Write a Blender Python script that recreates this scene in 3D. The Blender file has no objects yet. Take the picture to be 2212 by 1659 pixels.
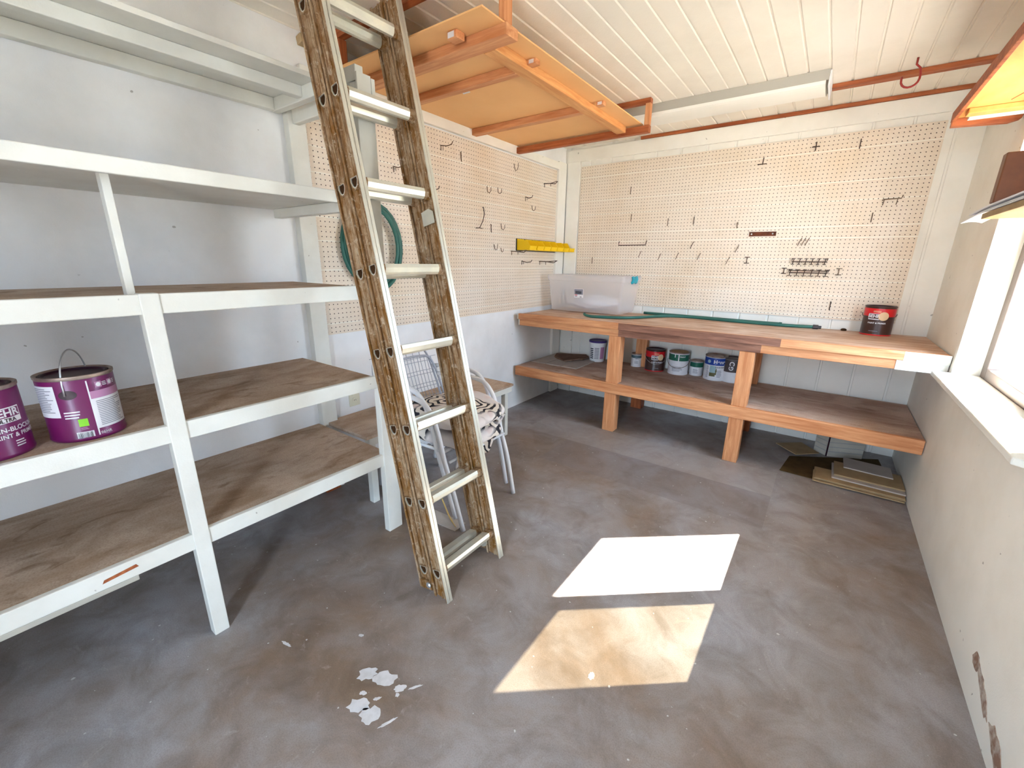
import bpy, bmesh, math, random
from mathutils import Vector, Matrix
random.seed(7)
SC = bpy.context.scene
COL = SC.collection
PI = math.pi

# ------------------------------------------------------------------ materials
def lin(c):
    def f(v):
        v /= 255.0
        return v / 12.92 if v <= 0.04045 else ((v + 0.055) / 1.055) ** 2.4
    return (f(c[0]), f(c[1]), f(c[2]), 1.0)

class NM:
    """small node-material builder"""
    def __init__(s, name):
        s.m = bpy.data.materials.new(name); s.m.use_nodes = True
        s.t = s.m.node_tree; s.t.nodes.clear()
        s.out = s.t.nodes.new('ShaderNodeOutputMaterial')
    def n(s, typ, **kw):
        nd = s.t.nodes.new(typ)
        for k, v in kw.items(): setattr(nd, k, v)
        return nd
    def l(s, a, b): s.t.links.new(a, b)
    def bsdf(s, rough=0.6, spec=0.3, metal=0.0):
        b = s.n('ShaderNodeBsdfPrincipled')
        b.inputs['Roughness'].default_value = rough
        b.inputs['Metallic'].default_value = metal
        b.inputs['Specular IOR Level'].default_value = spec
        s.l(b.outputs[0], s.out.inputs[0]); s.b = b
        return b
    def coords(s, scale=(1, 1, 1), rot=(0, 0, 0)):
        tc = s.n('ShaderNodeTexCoord'); mp = s.n('ShaderNodeMapping')
        mp.inputs['Scale'].default_value = scale
        mp.inputs['Rotation'].default_value = rot
        s.l(tc.outputs['Object'], mp.inputs[0])
        return mp.outputs[0]
    def noise(s, vec, scale, detail=4, rough=0.55, dist=0.0):
        nd = s.n('ShaderNodeTexNoise'); s.l(vec, nd.inputs['Vector'])
        nd.inputs['Scale'].default_value = scale; nd.inputs['Detail'].default_value = detail
        nd.inputs['Roughness'].default_value = rough; nd.inputs['Distortion'].default_value = dist
        return nd.outputs[0]
    def ramp(s, fac, stops):
        r = s.n('ShaderNodeValToRGB'); s.l(fac, r.inputs[0])
        e = r.color_ramp.elements
        while len(e) < len(stops): e.new(0.5)
        for i, (p, c) in enumerate(stops):
            e[i].position = p; e[i].color = c if len(c) == 4 else (*c, 1)
        return r.outputs[0]
    def mix(s, fac, a, b, mode='MIX'):
        mx = s.n('ShaderNodeMix', data_type='RGBA', blend_type=mode)
        for i, v in ((0, fac), (6, a), (7, b)):
            if isinstance(v, (int, float)): mx.inputs[i].default_value = v
            elif isinstance(v, tuple): mx.inputs[i].default_value = v
            else: s.l(v, mx.inputs[i])
        return mx.outputs[2]
    def math(s, op, a, b=None, c=None):
        m = s.n('ShaderNodeMath', operation=op)
        for i, v in ((0, a), (1, b), (2, c)):
            if v is None: continue
            if isinstance(v, (int, float)): m.inputs[i].default_value = v
            else: s.l(v, m.inputs[i])
        return m.outputs[0]
    def bump(s, h, dist=0.002, strength=0.5):
        b = s.n('ShaderNodeBump'); b.inputs['Distance'].default_value = dist
        b.inputs['Strength'].default_value = strength
        s.l(h, b.inputs['Height']); s.l(b.outputs[0], s.b.inputs['Normal'])
    def color(s, c):
        if isinstance(c, tuple): s.b.inputs['Base Color'].default_value = c
        else: s.l(c, s.b.inputs['Base Color'])

K = (0, 0, 0, 1); W1 = (1, 1, 1, 1)

def m_paint(name, c, dirt=(150, 140, 125), amt=0.35, rough=0.55, spots=True, bump=0.0006):
    m = NM(name); m.bsdf(rough, 0.3)
    v = m.coords()
    big = m.ramp(m.noise(v, 2.3, 5, 0.6), [(0.42, K), (0.75, W1)])
    col = m.mix(m.math('MULTIPLY', big, amt), lin(c), lin(dirt))
    if spots:
        sp = m.ramp(m.noise(v, 34, 2, 0.4), [(0.765, K), (0.785, W1)])
        col = m.mix(m.math('MULTIPLY', sp, 0.55), col, lin((110, 100, 92)))
    m.color(col); m.bump(m.noise(v, 160, 3), bump, 0.6)
    return m.m

def m_wood(name, light, dark, axis='Y', rough=0.6, stretch=14.0, scale=3.0, contrast=0.6, stain=None, stain_amt=0.0):
    m = NM(name); m.bsdf(rough, 0.25)
    sc = {'X': (1, stretch, stretch), 'Y': (stretch, 1, stretch), 'Z': (stretch, stretch, 1)}[axis]
    v = m.coords(sc)
    g = m.noise(v, scale, 6, 0.62, 0.6)
    col = m.mix(m.ramp(g, [(0.36, K), (0.68, W1)]), lin(dark), lin(light))
    g2 = m.noise(v, scale * 5, 3, 0.5)
    col = m.mix(m.math('MULTIPLY', m.ramp(g2, [(0.5, K), (0.75, W1)]), contrast * 0.6), col, lin(dark))
    if stain:
        w = m.coords()
        st = m.ramp(m.noise(w, 2.6, 4, 0.6, 0.4), [(0.5, K), (0.68, W1)])
        col = m.mix(m.math('MULTIPLY', st, stain_amt), col, lin(stain))
    m.color(col); m.bump(g, 0.0012, 0.35)
    return m.m

def m_plain(name, c, rough=0.5, spec=0.4, metal=0.0, vary=0.0, vc=None, vscale=20):
    m = NM(name); m.bsdf(rough, spec, metal)
    if vary:
        v = m.coords(); k = m.ramp(m.noise(v, vscale, 4, 0.6), [(0.4, K), (0.7, W1)])
        m.color(m.mix(m.math('MULTIPLY', k, vary), lin(c), lin(vc)))
    else: m.color(lin(c))
    return m.m

def m_concrete():
    m = NM('concrete floor'); m.bsdf(0.42, 0.35)
    v = m.coords()
    a = m.ramp(m.noise(v, 1.1, 6, 0.62, 0.5), [(0.36, K), (0.66, W1)])
    col = m.mix(a, lin((134, 114, 98)), lin((166, 165, 171)))
    b = m.ramp(m.noise(v, 5.5, 6, 0.65, 0.8), [(0.42, K), (0.72, W1)])
    col = m.mix(m.math('MULTIPLY', b, 0.55), col, lin((92, 76, 62)))
    c = m.ramp(m.noise(v, 13, 5, 0.7, 1.5), [(0.60, K), (0.74, W1)])
    col = m.mix(m.math('MULTIPLY', c, 0.4), col, lin((186, 178, 172)))
    f = m.noise(v, 260, 2, 0.5)
    col = m.mix(m.math('MULTIPLY', m.ramp(f, [(0.4, K), (0.7, W1)]), 0.25), col, lin((80, 72, 66)))
    # the smoother rectangular repair patch in the slab
    sep = m.n('ShaderNodeSeparateXYZ'); m.l(v, sep.inputs[0])
    def band(o, lo, hi):
        return m.math('MULTIPLY', m.math('GREATER_THAN', o, lo), m.math('LESS_THAN', o, hi))
    rect = m.math('MULTIPLY', band(sep.outputs[0], 0.78, 2.147), band(sep.outputs[1], -1.56, -1.165))
    col = m.mix(m.math('MULTIPLY', rect, 0.42), col, lin((116, 108, 108)))
    rect2 = m.math('MULTIPLY', band(sep.outputs[0], 0.40, 2.147), band(sep.outputs[1], -1.165, -0.80))
    col = m.mix(m.math('MULTIPLY', rect2, 0.30), col, lin((170, 163, 160)))
    # white paint drips
    dr = m.ramp(m.noise(v, 55, 1, 0.3), [(0.785, K), (0.80, W1)])
    col = m.mix(m.math('MULTIPLY', dr, 0.8), col, lin((205, 205, 205)))
    m.color(col); m.bump(m.noise(v, 45, 5, 0.6), 0.0012, 0.3)
    return m.m

def m_pegboard(ax, grooves):
    """white wood-grain hardboard with a one-inch grid of holes; ax = horizontal axis (0 x, 1 y); origin at lower corner"""
    m = NM('perforated hardboard'); m.bsdf(0.5, 0.3)
    v = m.coords()
    sep = m.n('ShaderNodeSeparateXYZ'); m.l(v, sep.inputs[0])
    u = sep.outputs[ax]; z = sep.outputs[2]
    p = 0.0254
    def cell(o):
        fr = m.math('FRACT', m.math('DIVIDE', o, p))
        return m.math('SUBTRACT', fr, 0.5)
    du = cell(u); dz = cell(z)
    r = m.math('SQRT', m.math('ADD', m.math('MULTIPLY', du, du), m.math('MULTIPLY', dz, dz)))
    hole = m.math('LESS_THAN', r, 0.115)
    sc = (1.3, 9, 9) if ax == 0 else (9, 1.3, 9)
    w = m.coords(sc)
    g = m.noise(w, 1.6, 5, 0.55, 1.6)
    lines = m.ramp(m.math('FRACT', m.math('MULTIPLY', g, 14.0)), [(0.0, W1), (0.14, K), (0.9, K), (1.0, W1)])
    y = m.ramp(m.noise(v, 1.7, 4, 0.6), [(0.42, K), (0.72, W1)])
    col = m.mix(m.math('MULTIPLY', y, 0.55), lin((232, 219, 204)), lin((216, 190, 156)))
    col = m.mix(m.math('MULTIPLY', lines, 0.20), col, lin((168, 140, 112)))
    gl = None
    for gz in grooves:
        k = m.math('LESS_THAN', m.math('ABSOLUTE', m.math('SUBTRACT', z, gz)), 0.0028)
        gl = k if gl is None else m.math('MAXIMUM', gl, k)
    col = m.mix(gl, col, lin((240, 234, 222)))
    col = m.mix(hole, col, lin((52, 36, 26)))
    m.color(col)
    m.bump(m.math('SUBTRACT', 1.0, hole), 0.003, 0.8)
    return m.m

def m_ladder():
    m = NM('oxidised dirty aluminium'); m.bsdf(0.5, 0.4, 0.0)
    v = m.coords((5, 5, 1.3)); w = m.coords()
    a = m.ramp(m.noise(v, 5.0, 6, 0.7, 0.9), [(0.40, K), (0.60, W1)])
    col = m.mix(a, lin((124, 82, 30)), lin((174, 150, 122)))
    e = m.ramp(m.noise(m.coords((22, 22, 1.6)), 3.0, 4, 0.6, 0.4), [(0.54, K), (0.62, W1)])
    col = m.mix(m.math('MULTIPLY', e, 0.75), col, lin((98, 58, 14)))
    b = m.ramp(m.noise(w, 30, 6, 0.75, 0.8), [(0.50, K), (0.62, W1)])
    col = m.mix(m.math('MULTIPLY', b, 0.65), col, lin((112, 72, 24)))
    c = m.ramp(m.noise(w, 42, 4, 0.7, 1.0), [(0.58, K), (0.64, W1)])
    col = m.mix(m.math('MULTIPLY', c, 0.45), col, lin((214, 200, 180)))
    m.color(col); m.bump(m.noise(w, 90, 4), 0.001, 0.4)
    return m.m

def m_fabric():
    m = NM('palm leaf print fabric'); m.bsdf(0.85, 0.15)
    v = m.coords()
    d = m.noise(v, 7, 2, 0.5)
    wv = m.n('ShaderNodeTexWave', wave_type='RINGS', rings_direction='SPHERICAL')
    mp = m.coords((1, 1, 1)); m.l(mp, wv.inputs[0])
    wv.inputs['Scale'].default_value = 9; wv.inputs['Distortion'].default_value = 11
    wv.inputs['Detail'].default_value = 1.5; wv.inputs['Detail Scale'].default_value = 1.2
    vor = m.n('ShaderNodeTexVoronoi'); m.l(v, vor.inputs['Vector']); vor.inputs['Scale'].default_value = 11
    leaf = m.ramp(vor.outputs['Distance'], [(0.36, W1), (0.44, K)])
    stripe = m.ramp(wv.outputs[0], [(0.30, K), (0.42, W1)])
    col = m.mix(stripe, lin((52, 50, 56)), lin((226, 218, 208)))
    plain = m.ramp(m.noise(v, 4.2, 2, 0.5), [(0.48, K), (0.56, W1)])
    col = m.mix(plain, col, lin((222, 216, 216)))
    pk = m.ramp(m.noise(v, 9, 2, 0.4), [(0.66, K), (0.72, W1)])
    col = m.mix(m.math('MULTIPLY', pk, 0.25), col, lin((206, 160, 152)))
    m.color(col); m.bump(d, 0.004, 0.4)
    return m.m

def m_glass(name, tint, through):
    """thin window pane: light passes straight on, with a weak mirror reflection"""
    m = NM(name)
    t = m.n('ShaderNodeBsdfTransparent'); t.inputs[0].default_value = (tint[0] * through, tint[1] * through, tint[2] * through, 1)
    g = m.n('ShaderNodeBsdfGlossy'); g.inputs['Roughness'].default_value = 0.02
    mx = m.n('ShaderNodeMixShader'); mx.inputs[0].default_value = 0.06
    m.l(t.outputs[0], mx.inputs[1]); m.l(g.outputs[0], mx.inputs[2]); m.l(mx.outputs[0], m.out.inputs[0])
    return m.m

def m_plastic_clear():
    m = NM('cloudy clear plastic')
    t = m.n('ShaderNodeBsdfTransparent'); t.inputs[0].default_value = (0.97, 0.97, 0.98, 1)
    d = m.n('ShaderNodeBsdfPrincipled'); d.inputs['Base Color'].default_value = lin((250, 250, 254))
    d.inputs['Roughness'].default_value = 0.3
    tr = m.n('ShaderNodeBsdfTranslucent'); tr.inputs[0].default_value = lin((252, 252, 255))
    m1 = m.n('ShaderNodeMixShader'); m1.inputs[0].default_value = 0.55
    m2 = m.n('ShaderNodeMixShader'); m2.inputs[0].default_value = 0.40
    m.l(d.outputs[0], m1.inputs[1]); m.l(tr.outputs[0], m1.inputs[2])
    m.l(t.outputs[0], m2.inputs[1]); m.l(m1.outputs[0], m2.inputs[2]); m.l(m2.outputs[0], m.out.inputs[0])
    return m.m

def m_dusty(name, light, mid, dark, axis):
    m = NM(name); m.bsdf(0.75, 0.15)
    v = m.coords((1, 2.6, 1) if axis == 'X' else (2.6, 1, 1)); w = m.coords()
    col = m.mix(m.ramp(m.noise(v, 2.4, 7, 0.68, 0.6), [(0.38, K), (0.62, W1)]), lin(mid), lin(light))
    col = m.mix(m.math('MULTIPLY', m.ramp(m.noise(v, 4.5, 5, 0.6, 1.2), [(0.56, K), (0.68, W1)]), 0.6), col, lin(dark))
    col = m.mix(m.math('MULTIPLY', m.ramp(m.noise(w, 3.3, 3, 0.5), [(0.56, K), (0.66, W1)]), 0.45), col, lin([min(255, c+22) for c in light]))
    col = m.mix(m.math('MULTIPLY', m.ramp(m.noise(w, 180, 2, 0.5), [(0.45, K), (0.7, W1)]), 0.3), col, lin(dark))
    m.color(col); m.bump(m.noise(w, 60, 4), 0.0008, 0.3)
    return m.m

M = dict(
    wall=m_paint('white wall paint', (238, 238, 240), (186, 182, 178), 0.35),
    wallw=m_paint('warm white wall paint', (238, 236, 228), (190, 180, 160), 0.30),
    siding=m_paint('white painted siding', (240, 237, 230), (205, 197, 184), 0.35, bump=0.001),
    ceil=m_paint('cream painted ceiling boards', (242, 236, 224), (206, 196, 180), 0.35, spots=False, bump=0.0012),
    shelfpaint=m_paint('chipped white shelf paint', (228, 228, 222), (176, 166, 150), 0.4, bump=0.0008),
    floor=m_concrete(),
    shelfply=m_dusty('dusty worn plywood', (196, 176, 158), (164, 140, 118), (118, 90, 64), 'Y'),
    orangeX=m_wood('orange fir along x', (226, 168, 122), (192, 124, 80), 'X', 0.55),
    orangeY=m_wood('orange fir along y', (230, 176, 118), (204, 138, 82), 'Y', 0.55),
    orangeZ=m_wood('orange fir upright', (224, 166, 120), (192, 124, 80), 'Z', 0.55),
    redX=m_wood('red brown fir along x', (186, 110, 68), (138, 72, 42), 'X', 0.55),
    redZ=m_wood('red brown fir upright', (182, 104, 62), (138, 72, 42), 'Z', 0.55),
    hardboard=m_plain('tan hardboard', (240, 188, 130), 0.6, 0.25, vary=0.35, vc=(228, 170, 110), vscale=3),
    plyorange=m_wood('varnished plywood', (236, 184, 112), (214, 150, 80), 'Y', 0.5, 4, 1.6, 0.3),
    benchtop=m_wood('worn workbench boards', (216, 188, 166), (170, 130, 104), 'X', 0.6, 10, 2.2, 0.6, (228, 212, 200), 0.55),
    benchshelf=m_dusty('dusty bench plywood', (204, 180, 164), (170, 140, 122), (124, 94, 76), 'X'),
    apron=m_wood('weathered orange edge board', (226, 170, 124), (190, 124, 82), 'X', 0.55, 14, 3, 0.6, (104, 66, 52), 0.0),
    scorch=m_wood('dark stained edge board', (164, 118, 98), (112, 76, 62), 'X', 0.55),
    peg_back=m_pegboard(0, [0.015, 0.165, 0.27, 0.415, 0.56, 0.636, 0.80, 0.92, 1.12]),
    peg_left=m_pegboard(1, [0.06, 0.19, 0.35, 0.50, 0.62, 0.72, 0.83, 0.95, 1.06]),
    ladder=m_ladder(),
    alu=m_plain('bare aluminium', (206, 204, 192), 0.38, 0.5, 0.55, 0.5, (232, 226, 204), 14),
    fabric=m_fabric(),
    whitemetal=m_plain('white enamelled tube', (226, 228, 234), 0.35, 0.5),
    wire=m_plain('dull steel wire', (128, 108, 92), 0.45, 0.4, 0.4),
    wiredark=m_plain('dark rusty wire', (84, 62, 52), 0.55, 0.3, 0.3),
    steel=m_plain('bright steel', (206, 208, 212), 0.3, 0.5, 0.8),
    tin=m_plain('paint tin rim', (176, 160, 150), 0.4, 0.5, 0.6, 0.6, (96, 60, 50), 18),
    glass=m_glass('clear window pane', (0.97, 0.99, 1.0), 1.0),
    screen=m_glass('dusty window pane behind an insect screen', (1.0, 0.97, 0.84), 0.30),
    frame=m_plain('grey brown aluminium window frame', (120, 104, 96), 0.5, 0.4, 0.2, 0.4, (120, 104, 94), 9),
    clear=m_plastic_clear(),
    teal=m_plain('teal plastic', (36, 152, 168), 0.4),
    hose=m_plain('green garden hose', (50, 104, 92), 0.45, 0.4, vary=0.5, vc=(38, 84, 76), vscale=6),
    yellow=m_plain('yellow plastic', (246, 204, 16), 0.45),
    black=m_plain('black plastic', (34, 30, 32), 0.5),
    gridwire=m_plain('grey white coated wire', (170, 174, 186), 0.4),
    white=m_plain('white plastic', (232, 232, 236), 0.5),
    card=m_plain('tan cardboard', (170, 146, 112), 0.85, 0.1, vary=0.5, vc=(138, 114, 82), vscale=12),
    brownmat=m_plain('dark brown felt paper', (84, 66, 40), 0.9, 0.1, vary=0.6, vc=(58, 44, 26), vscale=12),
    darkpanel=m_plain('dark brown panel', (112, 62, 26), 0.45, 0.4, vary=0.5, vc=(86, 44, 16), vscale=30),
    purple=m_plain('purple paint tin label', (112, 26, 88), 0.3, 0.5, vary=0.4, vc=(88, 16, 66), vscale=6),
    plum2=m_plain('dark brown knob and rung end shade', (58, 36, 18), 0.8, 0.1),  # knob colour, also the painted shade inside the rung ends
    plum=m_plain('dark plum', (44, 12, 30), 0.4),
    red=m_plain('red label', (206, 26, 34), 0.35),
    choc=m_plain('dark brown label', (62, 36, 30), 0.35),
    green=m_plain('dark green label', (26, 96, 76), 0.35),
    blue=m_plain('royal blue label', (22, 62, 150), 0.35),
    slate=m_plain('slate label', (84, 108, 118), 0.4),
    label=m_plain('white paper label', (224, 224, 230), 0.5, vary=0.25, vc=(196, 198, 206), vscale=18),
    greytext=m_plain('grey print', (136, 138, 150), 0.6),
    darktext=m_plain('dark print', (52, 52, 66), 0.6),
    lime=m_plain('lime green print', (132, 206, 48), 0.5),
    cream=m_plain('cream paint swatch', (222, 190, 150), 0.5),
    lilac=m_plain('pale lilac print', (178, 128, 166), 0.5),
    indigo=m_plain('indigo plastic lid', (62, 40, 112), 0.45),
    charcoal=m_plain('charcoal label', (74, 66, 66), 0.4),
    skyprint=m_plain('faded blue print', (150, 180, 190), 0.5),
    olive=m_plain('olive print', (96, 92, 56), 0.5),
    outletm=m_plain('almond plastic', (220, 216, 196), 0.4),
    redvinyl=m_plain('red vinyl coating', (158, 46, 42), 0.4),
    lens=m_plain('white prismatic lamp cover', (238, 236, 228), 0.35, 0.4),
    fixture=m_plain('grey white enamel', (176, 172, 162), 0.5),
    straw=m_plain('dry straw', (206, 176, 112), 0.8),
    ground=m_plain('pale sunlit ground', (196, 186, 170), 0.9, 0.1, vary=0.4, vc=(170, 160, 140), vscale=2),
    hedge=m_plain('grey green shrub leaves', (120, 134, 118), 0.8, 0.1, vary=0.7, vc=(70, 88, 66), vscale=12),
    greyplank=m_wood('weathered grey plank', (176, 176, 178), (120, 120, 126), 'Y', 0.8),
    spill=m_plain('dried white paint', (204, 202, 204), 0.6, vary=0.5, vc=(168, 164, 162), vscale=30),
    bare=m_plain('bare plaster and lath', (140, 112, 96), 0.9, 0.1, vary=0.9, vc=(206, 198, 186), vscale=34),
    tile=m_plain('pale grey board', (186, 176, 168), 0.7, 0.2, vary=0.4, vc=(160, 148, 138), vscale=8),
    barkboard=m_plain('crumbling brown fibreboard', (124, 98, 82), 0.9, 0.1, vary=0.7, vc=(92, 70, 58), vscale=24),
    crate=m_plain('white printed carton', (190, 184, 172), 0.8, 0.1, vary=0.4, vc=(160, 150, 134), vscale=10),
    rustplate=m_plain('rusted brown plate', (112, 58, 34), 0.6, 0.3, 0.2, 0.8, (74, 36, 22), 40),
)

# ------------------------------------------------------------------ mesh helpers
class MB:
    """collects shapes (world coordinates) and links them as one mesh object"""
    def __init__(s): s.bm = bmesh.new()
    def box(s, x0, x1, y0, y1, z0, z1):
        x0, x1 = min(x0, x1), max(x0, x1); y0, y1 = min(y0, y1), max(y0, y1); z0, z1 = min(z0, z1), max(z0, z1)
        v = [s.bm.verts.new(p) for p in ((x0,y0,z0),(x1,y0,z0),(x1,y1,z0),(x0,y1,z0),(x0,y0,z1),(x1,y0,z1),(x1,y1,z1),(x0,y1,z1))]
        for f in ((3,2,1,0),(4,5,6,7),(0,1,5,4),(1,2,6,5),(2,3,7,6),(3,0,4,7)): s.bm.faces.new([v[i] for i in f])
        return s
    def hexa(s, lo, hi):
        v = [s.bm.verts.new(p) for p in list(lo) + list(hi)]
        for f in ((3,2,1,0),(4,5,6,7),(0,1,5,4),(1,2,6,5),(2,3,7,6),(3,0,4,7)): s.bm.faces.new([v[i] for i in f])
        return s
    def tube(s, pts, r, n=8, caps=True, closed=False):
        pts = [Vector(p) for p in pts]; rings = []; N = len(pts); up = None
        for i, p in enumerate(pts):
            if closed: t = pts[(i+1) % N] - pts[i-1]
            else: t = pts[min(i+1, N-1)] - pts[max(i-1, 0)]
            t.normalize()
            if up is None:
                up = Vector((0,0,1)) if abs(t.z) < 0.9 else Vector((1,0,0))
            a = (up - t * up.dot(t)).normalized(); b = t.cross(a); up = a
            rr = r[i] if isinstance(r, (list, tuple)) else r
            rings.append([s.bm.verts.new(p + (a*math.cos(2*PI*k/n) + b*math.sin(2*PI*k/n))*rr) for k in range(n)])
        for i in range(N if closed else N-1):
            A, B = rings[i], rings[(i+1) % N]
            for k in range(n): s.bm.faces.new((A[k], A[(k+1)%n], B[(k+1)%n], B[k]))
        if caps and not closed:
            s.bm.faces.new(list(reversed(rings[0]))); s.bm.faces.new(rings[-1])
        return s
    def lathe(s, prof, c, n=40, a0=0.0, a1=2*PI, close=True):
        """prof = [(radius, z)]"""
        full = abs(a1 - a0 - 2*PI) < 1e-6; m = n if full else n + 1; rows = []
        for r, z in prof:
            if r < 1e-6: rows.append([s.bm.verts.new((c[0], c[1], c[2]+z))]); continue
            rows.append([s.bm.verts.new((c[0]+r*math.cos(a0+(a1-a0)*k/n), c[1]+r*math.sin(a0+(a1-a0)*k/n), c[2]+z)) for k in range(m)])
        for A, B in zip(rows, rows[1:]):
            for k in range(n):
                k2 = (k+1) % m
                q = []
                for R_, i in ((A,k),(A,k2),(B,k2),(B,k)):
                    w = R_[0] if len(R_) == 1 else R_[i]
                    if w not in q: q.append(w)
                if len(q) > 2: s.bm.faces.new(q)
        return s
    def prism(s, poly, fn, d0, d1):
        """extrude a 2-D outline; fn(u, v, d) -> xyz"""
        A = [s.bm.verts.new(fn(u, v, d0)) for u, v in poly]; B = [s.bm.verts.new(fn(u, v, d1)) for u, v in poly]
        n = len(poly)
        s.bm.faces.new(A); s.bm.faces.new(list(reversed(B)))
        for k in range(n): s.bm.faces.new((A[k], B[k], B[(k+1)%n], A[(k+1)%n]))
        return s
    def grid(s, fn, nu, nv):
        V = [[s.bm.verts.new(fn(i/nu, j/nv)) for j in range(nv+1)] for i in range(nu+1)]
        for i in range(nu):
            for j in range(nv): s.bm.faces.new((V[i][j], V[i+1][j], V[i+1][j+1], V[i][j+1]))
        return s
    def mesh(s, me, fn):
        vs = [s.bm.verts.new(fn(v.co)) for v in me.vertices]
        for p in me.polygons:
            try: s.bm.faces.new([vs[i] for i in p.vertices])
            except ValueError: pass
        return s
    def xform(s, mat):
        bmesh.ops.transform(s.bm, matrix=mat, verts=s.bm.verts); return s
    def build(s, name, mat, parent=None, loc=None, smooth=False, bevel=0.0, local=False, solid=0.0):
        bmesh.ops.recalc_face_normals(s.bm, faces=s.bm.faces)
        if loc is None:
            if parent: loc = Vector((0,0,0))
            else:
                c = [Vector((min(v.co[i] for v in s.bm.verts) for i in range(3))), Vector((max(v.co[i] for v in s.bm.verts) for i in range(3)))]
                loc = Vector(((c[0].x+c[1].x)/2, (c[0].y+c[1].y)/2, c[0].z))
        loc = Vector(loc)
        base = Vector((0,0,0))
        if parent and not local:
            p = parent
            while p: base = base + p.location; p = p.parent
        for v in s.bm.verts: v.co -= (base + loc)
        me = bpy.data.meshes.new(name); s.bm.to_mesh(me); s.bm.free()
        me.materials.append(mat)
        if smooth:
            for p in me.polygons: p.use_smooth = True
        o = bpy.data.objects.new(name, me); COL.objects.link(o); o.location = loc
        if parent: o.parent = parent
        if solid:
            md = o.modifiers.new('thickness', 'SOLIDIFY'); md.thickness = solid; md.offset = -1
        if bevel:
            md = o.modifiers.new('edges', 'BEVEL'); md.width = bevel; md.segments = 2; md.limit_method = 'ANGLE'; md.angle_limit = 0.9
        if smooth == 'auto':
            md = o.modifiers.new('split', 'EDGE_SPLIT'); md.split_angle = 0.7
        return o

def tag(o, label, cat, group=None):
    o['label'] = label; o['category'] = cat
    if group: o['group'] = group
    return o
def thing(name, label, cat, loc=(0,0,0), group=None):
    o = bpy.data.objects.new(name, None); COL.objects.link(o); o.location = loc; o.empty_display_size = 0.05
    return tag(o, label, cat, group)
def struct(o):
    o['kind'] = 'structure'; return o
def B(*a): return MB().box(*a)

def text_mesh(body, size, bold=0.0):
    cu = bpy.data.curves.new('t', 'FONT'); cu.body = body; cu.size = size; cu.align_x = 'CENTER'; cu.align_y = 'CENTER'
    cu.offset = bold
    o = bpy.data.objects.new('t', cu); COL.objects.link(o)
    dg = bpy.context.evaluated_depsgraph_get(); dg.update()
    me = bpy.data.meshes.new_from_object(o.evaluated_get(dg))
    bpy.data.objects.remove(o); bpy.data.curves.remove(cu)
    bm = bmesh.new(); bm.from_mesh(me); bmesh.ops.triangulate(bm, faces=bm.faces); bm.to_mesh(me); bm.free()
    return me

# ------------------------------------------------------------------ setting
H = 2.334; XR = 2.785; YN = -4.80
struct(B(-0.25, 5.2, -7.5, 0.3, -0.12, 0.0).build('floor', M['floor'], loc=(0,0,0)))
struct(B(-0.15, 0.0, YN-0.12, 0.15, 0, H+0.1).build('wall_left', M['wall'], loc=(0,0,0)))

def plank_profile(lo, hi, pitch, off, gw, gd):
    """zig-zag outline of grooved boards: list of (u, depth)"""
    pts = [(lo, 0.0)]; k = math.ceil((lo-off)/pitch)
    while off + k*pitch < hi - gw:
        g = off + k*pitch
        if g - gw > lo: pts += [(g-gw/2-0.003, 0.0), (g-gw/2+0.001, gd), (g+gw/2-0.001, gd), (g+gw/2+0.003, 0.0)]
        k += 1
    pts.append((hi, 0.0)); return pts
# ceiling boards run towards the back wall
pp = plank_profile(0.0, XR, 0.1, 0.012, 0.008, 0.006)
outl = pp + [(XR, 0.10), (0.0, 0.10)]
mb = MB(); mb.prism(outl, lambda u, v, d: (u, d, H + v), YN-0.12, 0.15)
struct(mb.build('ceiling', M['ceil'], loc=(0,0,0)))
# back wall: upright siding boards
pp = plank_profile(0.0, XR, 0.2, 0.060, 0.012, 0.006)
outl = pp + [(XR+0.2, 0.0), (XR+0.2, 0.15), (-0.15, 0.15), (-0.15, 0.0)]
mb = MB(); mb.prism(outl, lambda u, v, d: (u, v, d), 0.0, H)
struct(mb.build('wall_back', M['siding'], loc=(0,0,0)))
# right wall with the window opening
WY0, WY1, WZ0, WZ1 = -2.05, -0.865, 0.79, 1.95
mb = MB()
mb.box(XR, XR+0.2, WY1, 0.0, 0, H); mb.box(XR, XR+0.2, YN-0.12, WY0, 0, H)
mb.box(XR, XR+0.2, WY0, WY1, 0, WZ0); mb.box(XR, XR+0.2, WY0, WY1, WZ1, H)
wr = struct(mb.build('wall_right', M['wallw'], loc=(0,0,0)))
# front wall behind the camera, with an unseen opening added to let in fill light
struct(B(0, 1.75, YN-0.12, YN, 0, H).box(2.2, XR, YN-0.12, YN, 0, H).box(1.75, 2.2, YN-0.12, YN, 2.08, H).build('wall_front', M['wall'], loc=(0,0,0)))
# unseen roof overhang added outside, its edge set to cut off the high sun
struct(B(XR+0.2, 3.455, -5.3, 0.6, 2.36, 2.44).build('added_eave', M['wallw']))
# boards at the corners, along the ceiling and the left wall
struct(B(0.03, 0.165, -0.022, -0.0005, 0.0, 2.205).build('trim_2', M['siding'], bevel=0.003))
struct(B(0.0, 0.028, -0.17, -0.03, 0.0, 2.2).build('trim_3', M['siding'], bevel=0.002))
struct(B(0.03, XR, -0.020, -0.0005, 2.205, H-0.025).build('trim_4', M['siding'], bevel=0.002))
struct(B(0.72, XR, -0.030, -0.0005, H-0.024, H-0.0005).build("trim_5", M['redX'], bevel=0.002))
struct(B(2.02, XR, -0.455, -0.395, H-0.022, H-0.0005).build('trim_6', M['redX'], bevel=0.002))
struct(B(0.0005, 0.045, -2.685, -2.598, 0.0, 2.10).build('trim_7', M['shelfpaint'], bevel=0.002))
struct(B(0.0005, 0.03, -2.59, -0.17, 2.13, 2.19).build('trim_8', M['siding'], bevel=0.002))
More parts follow.
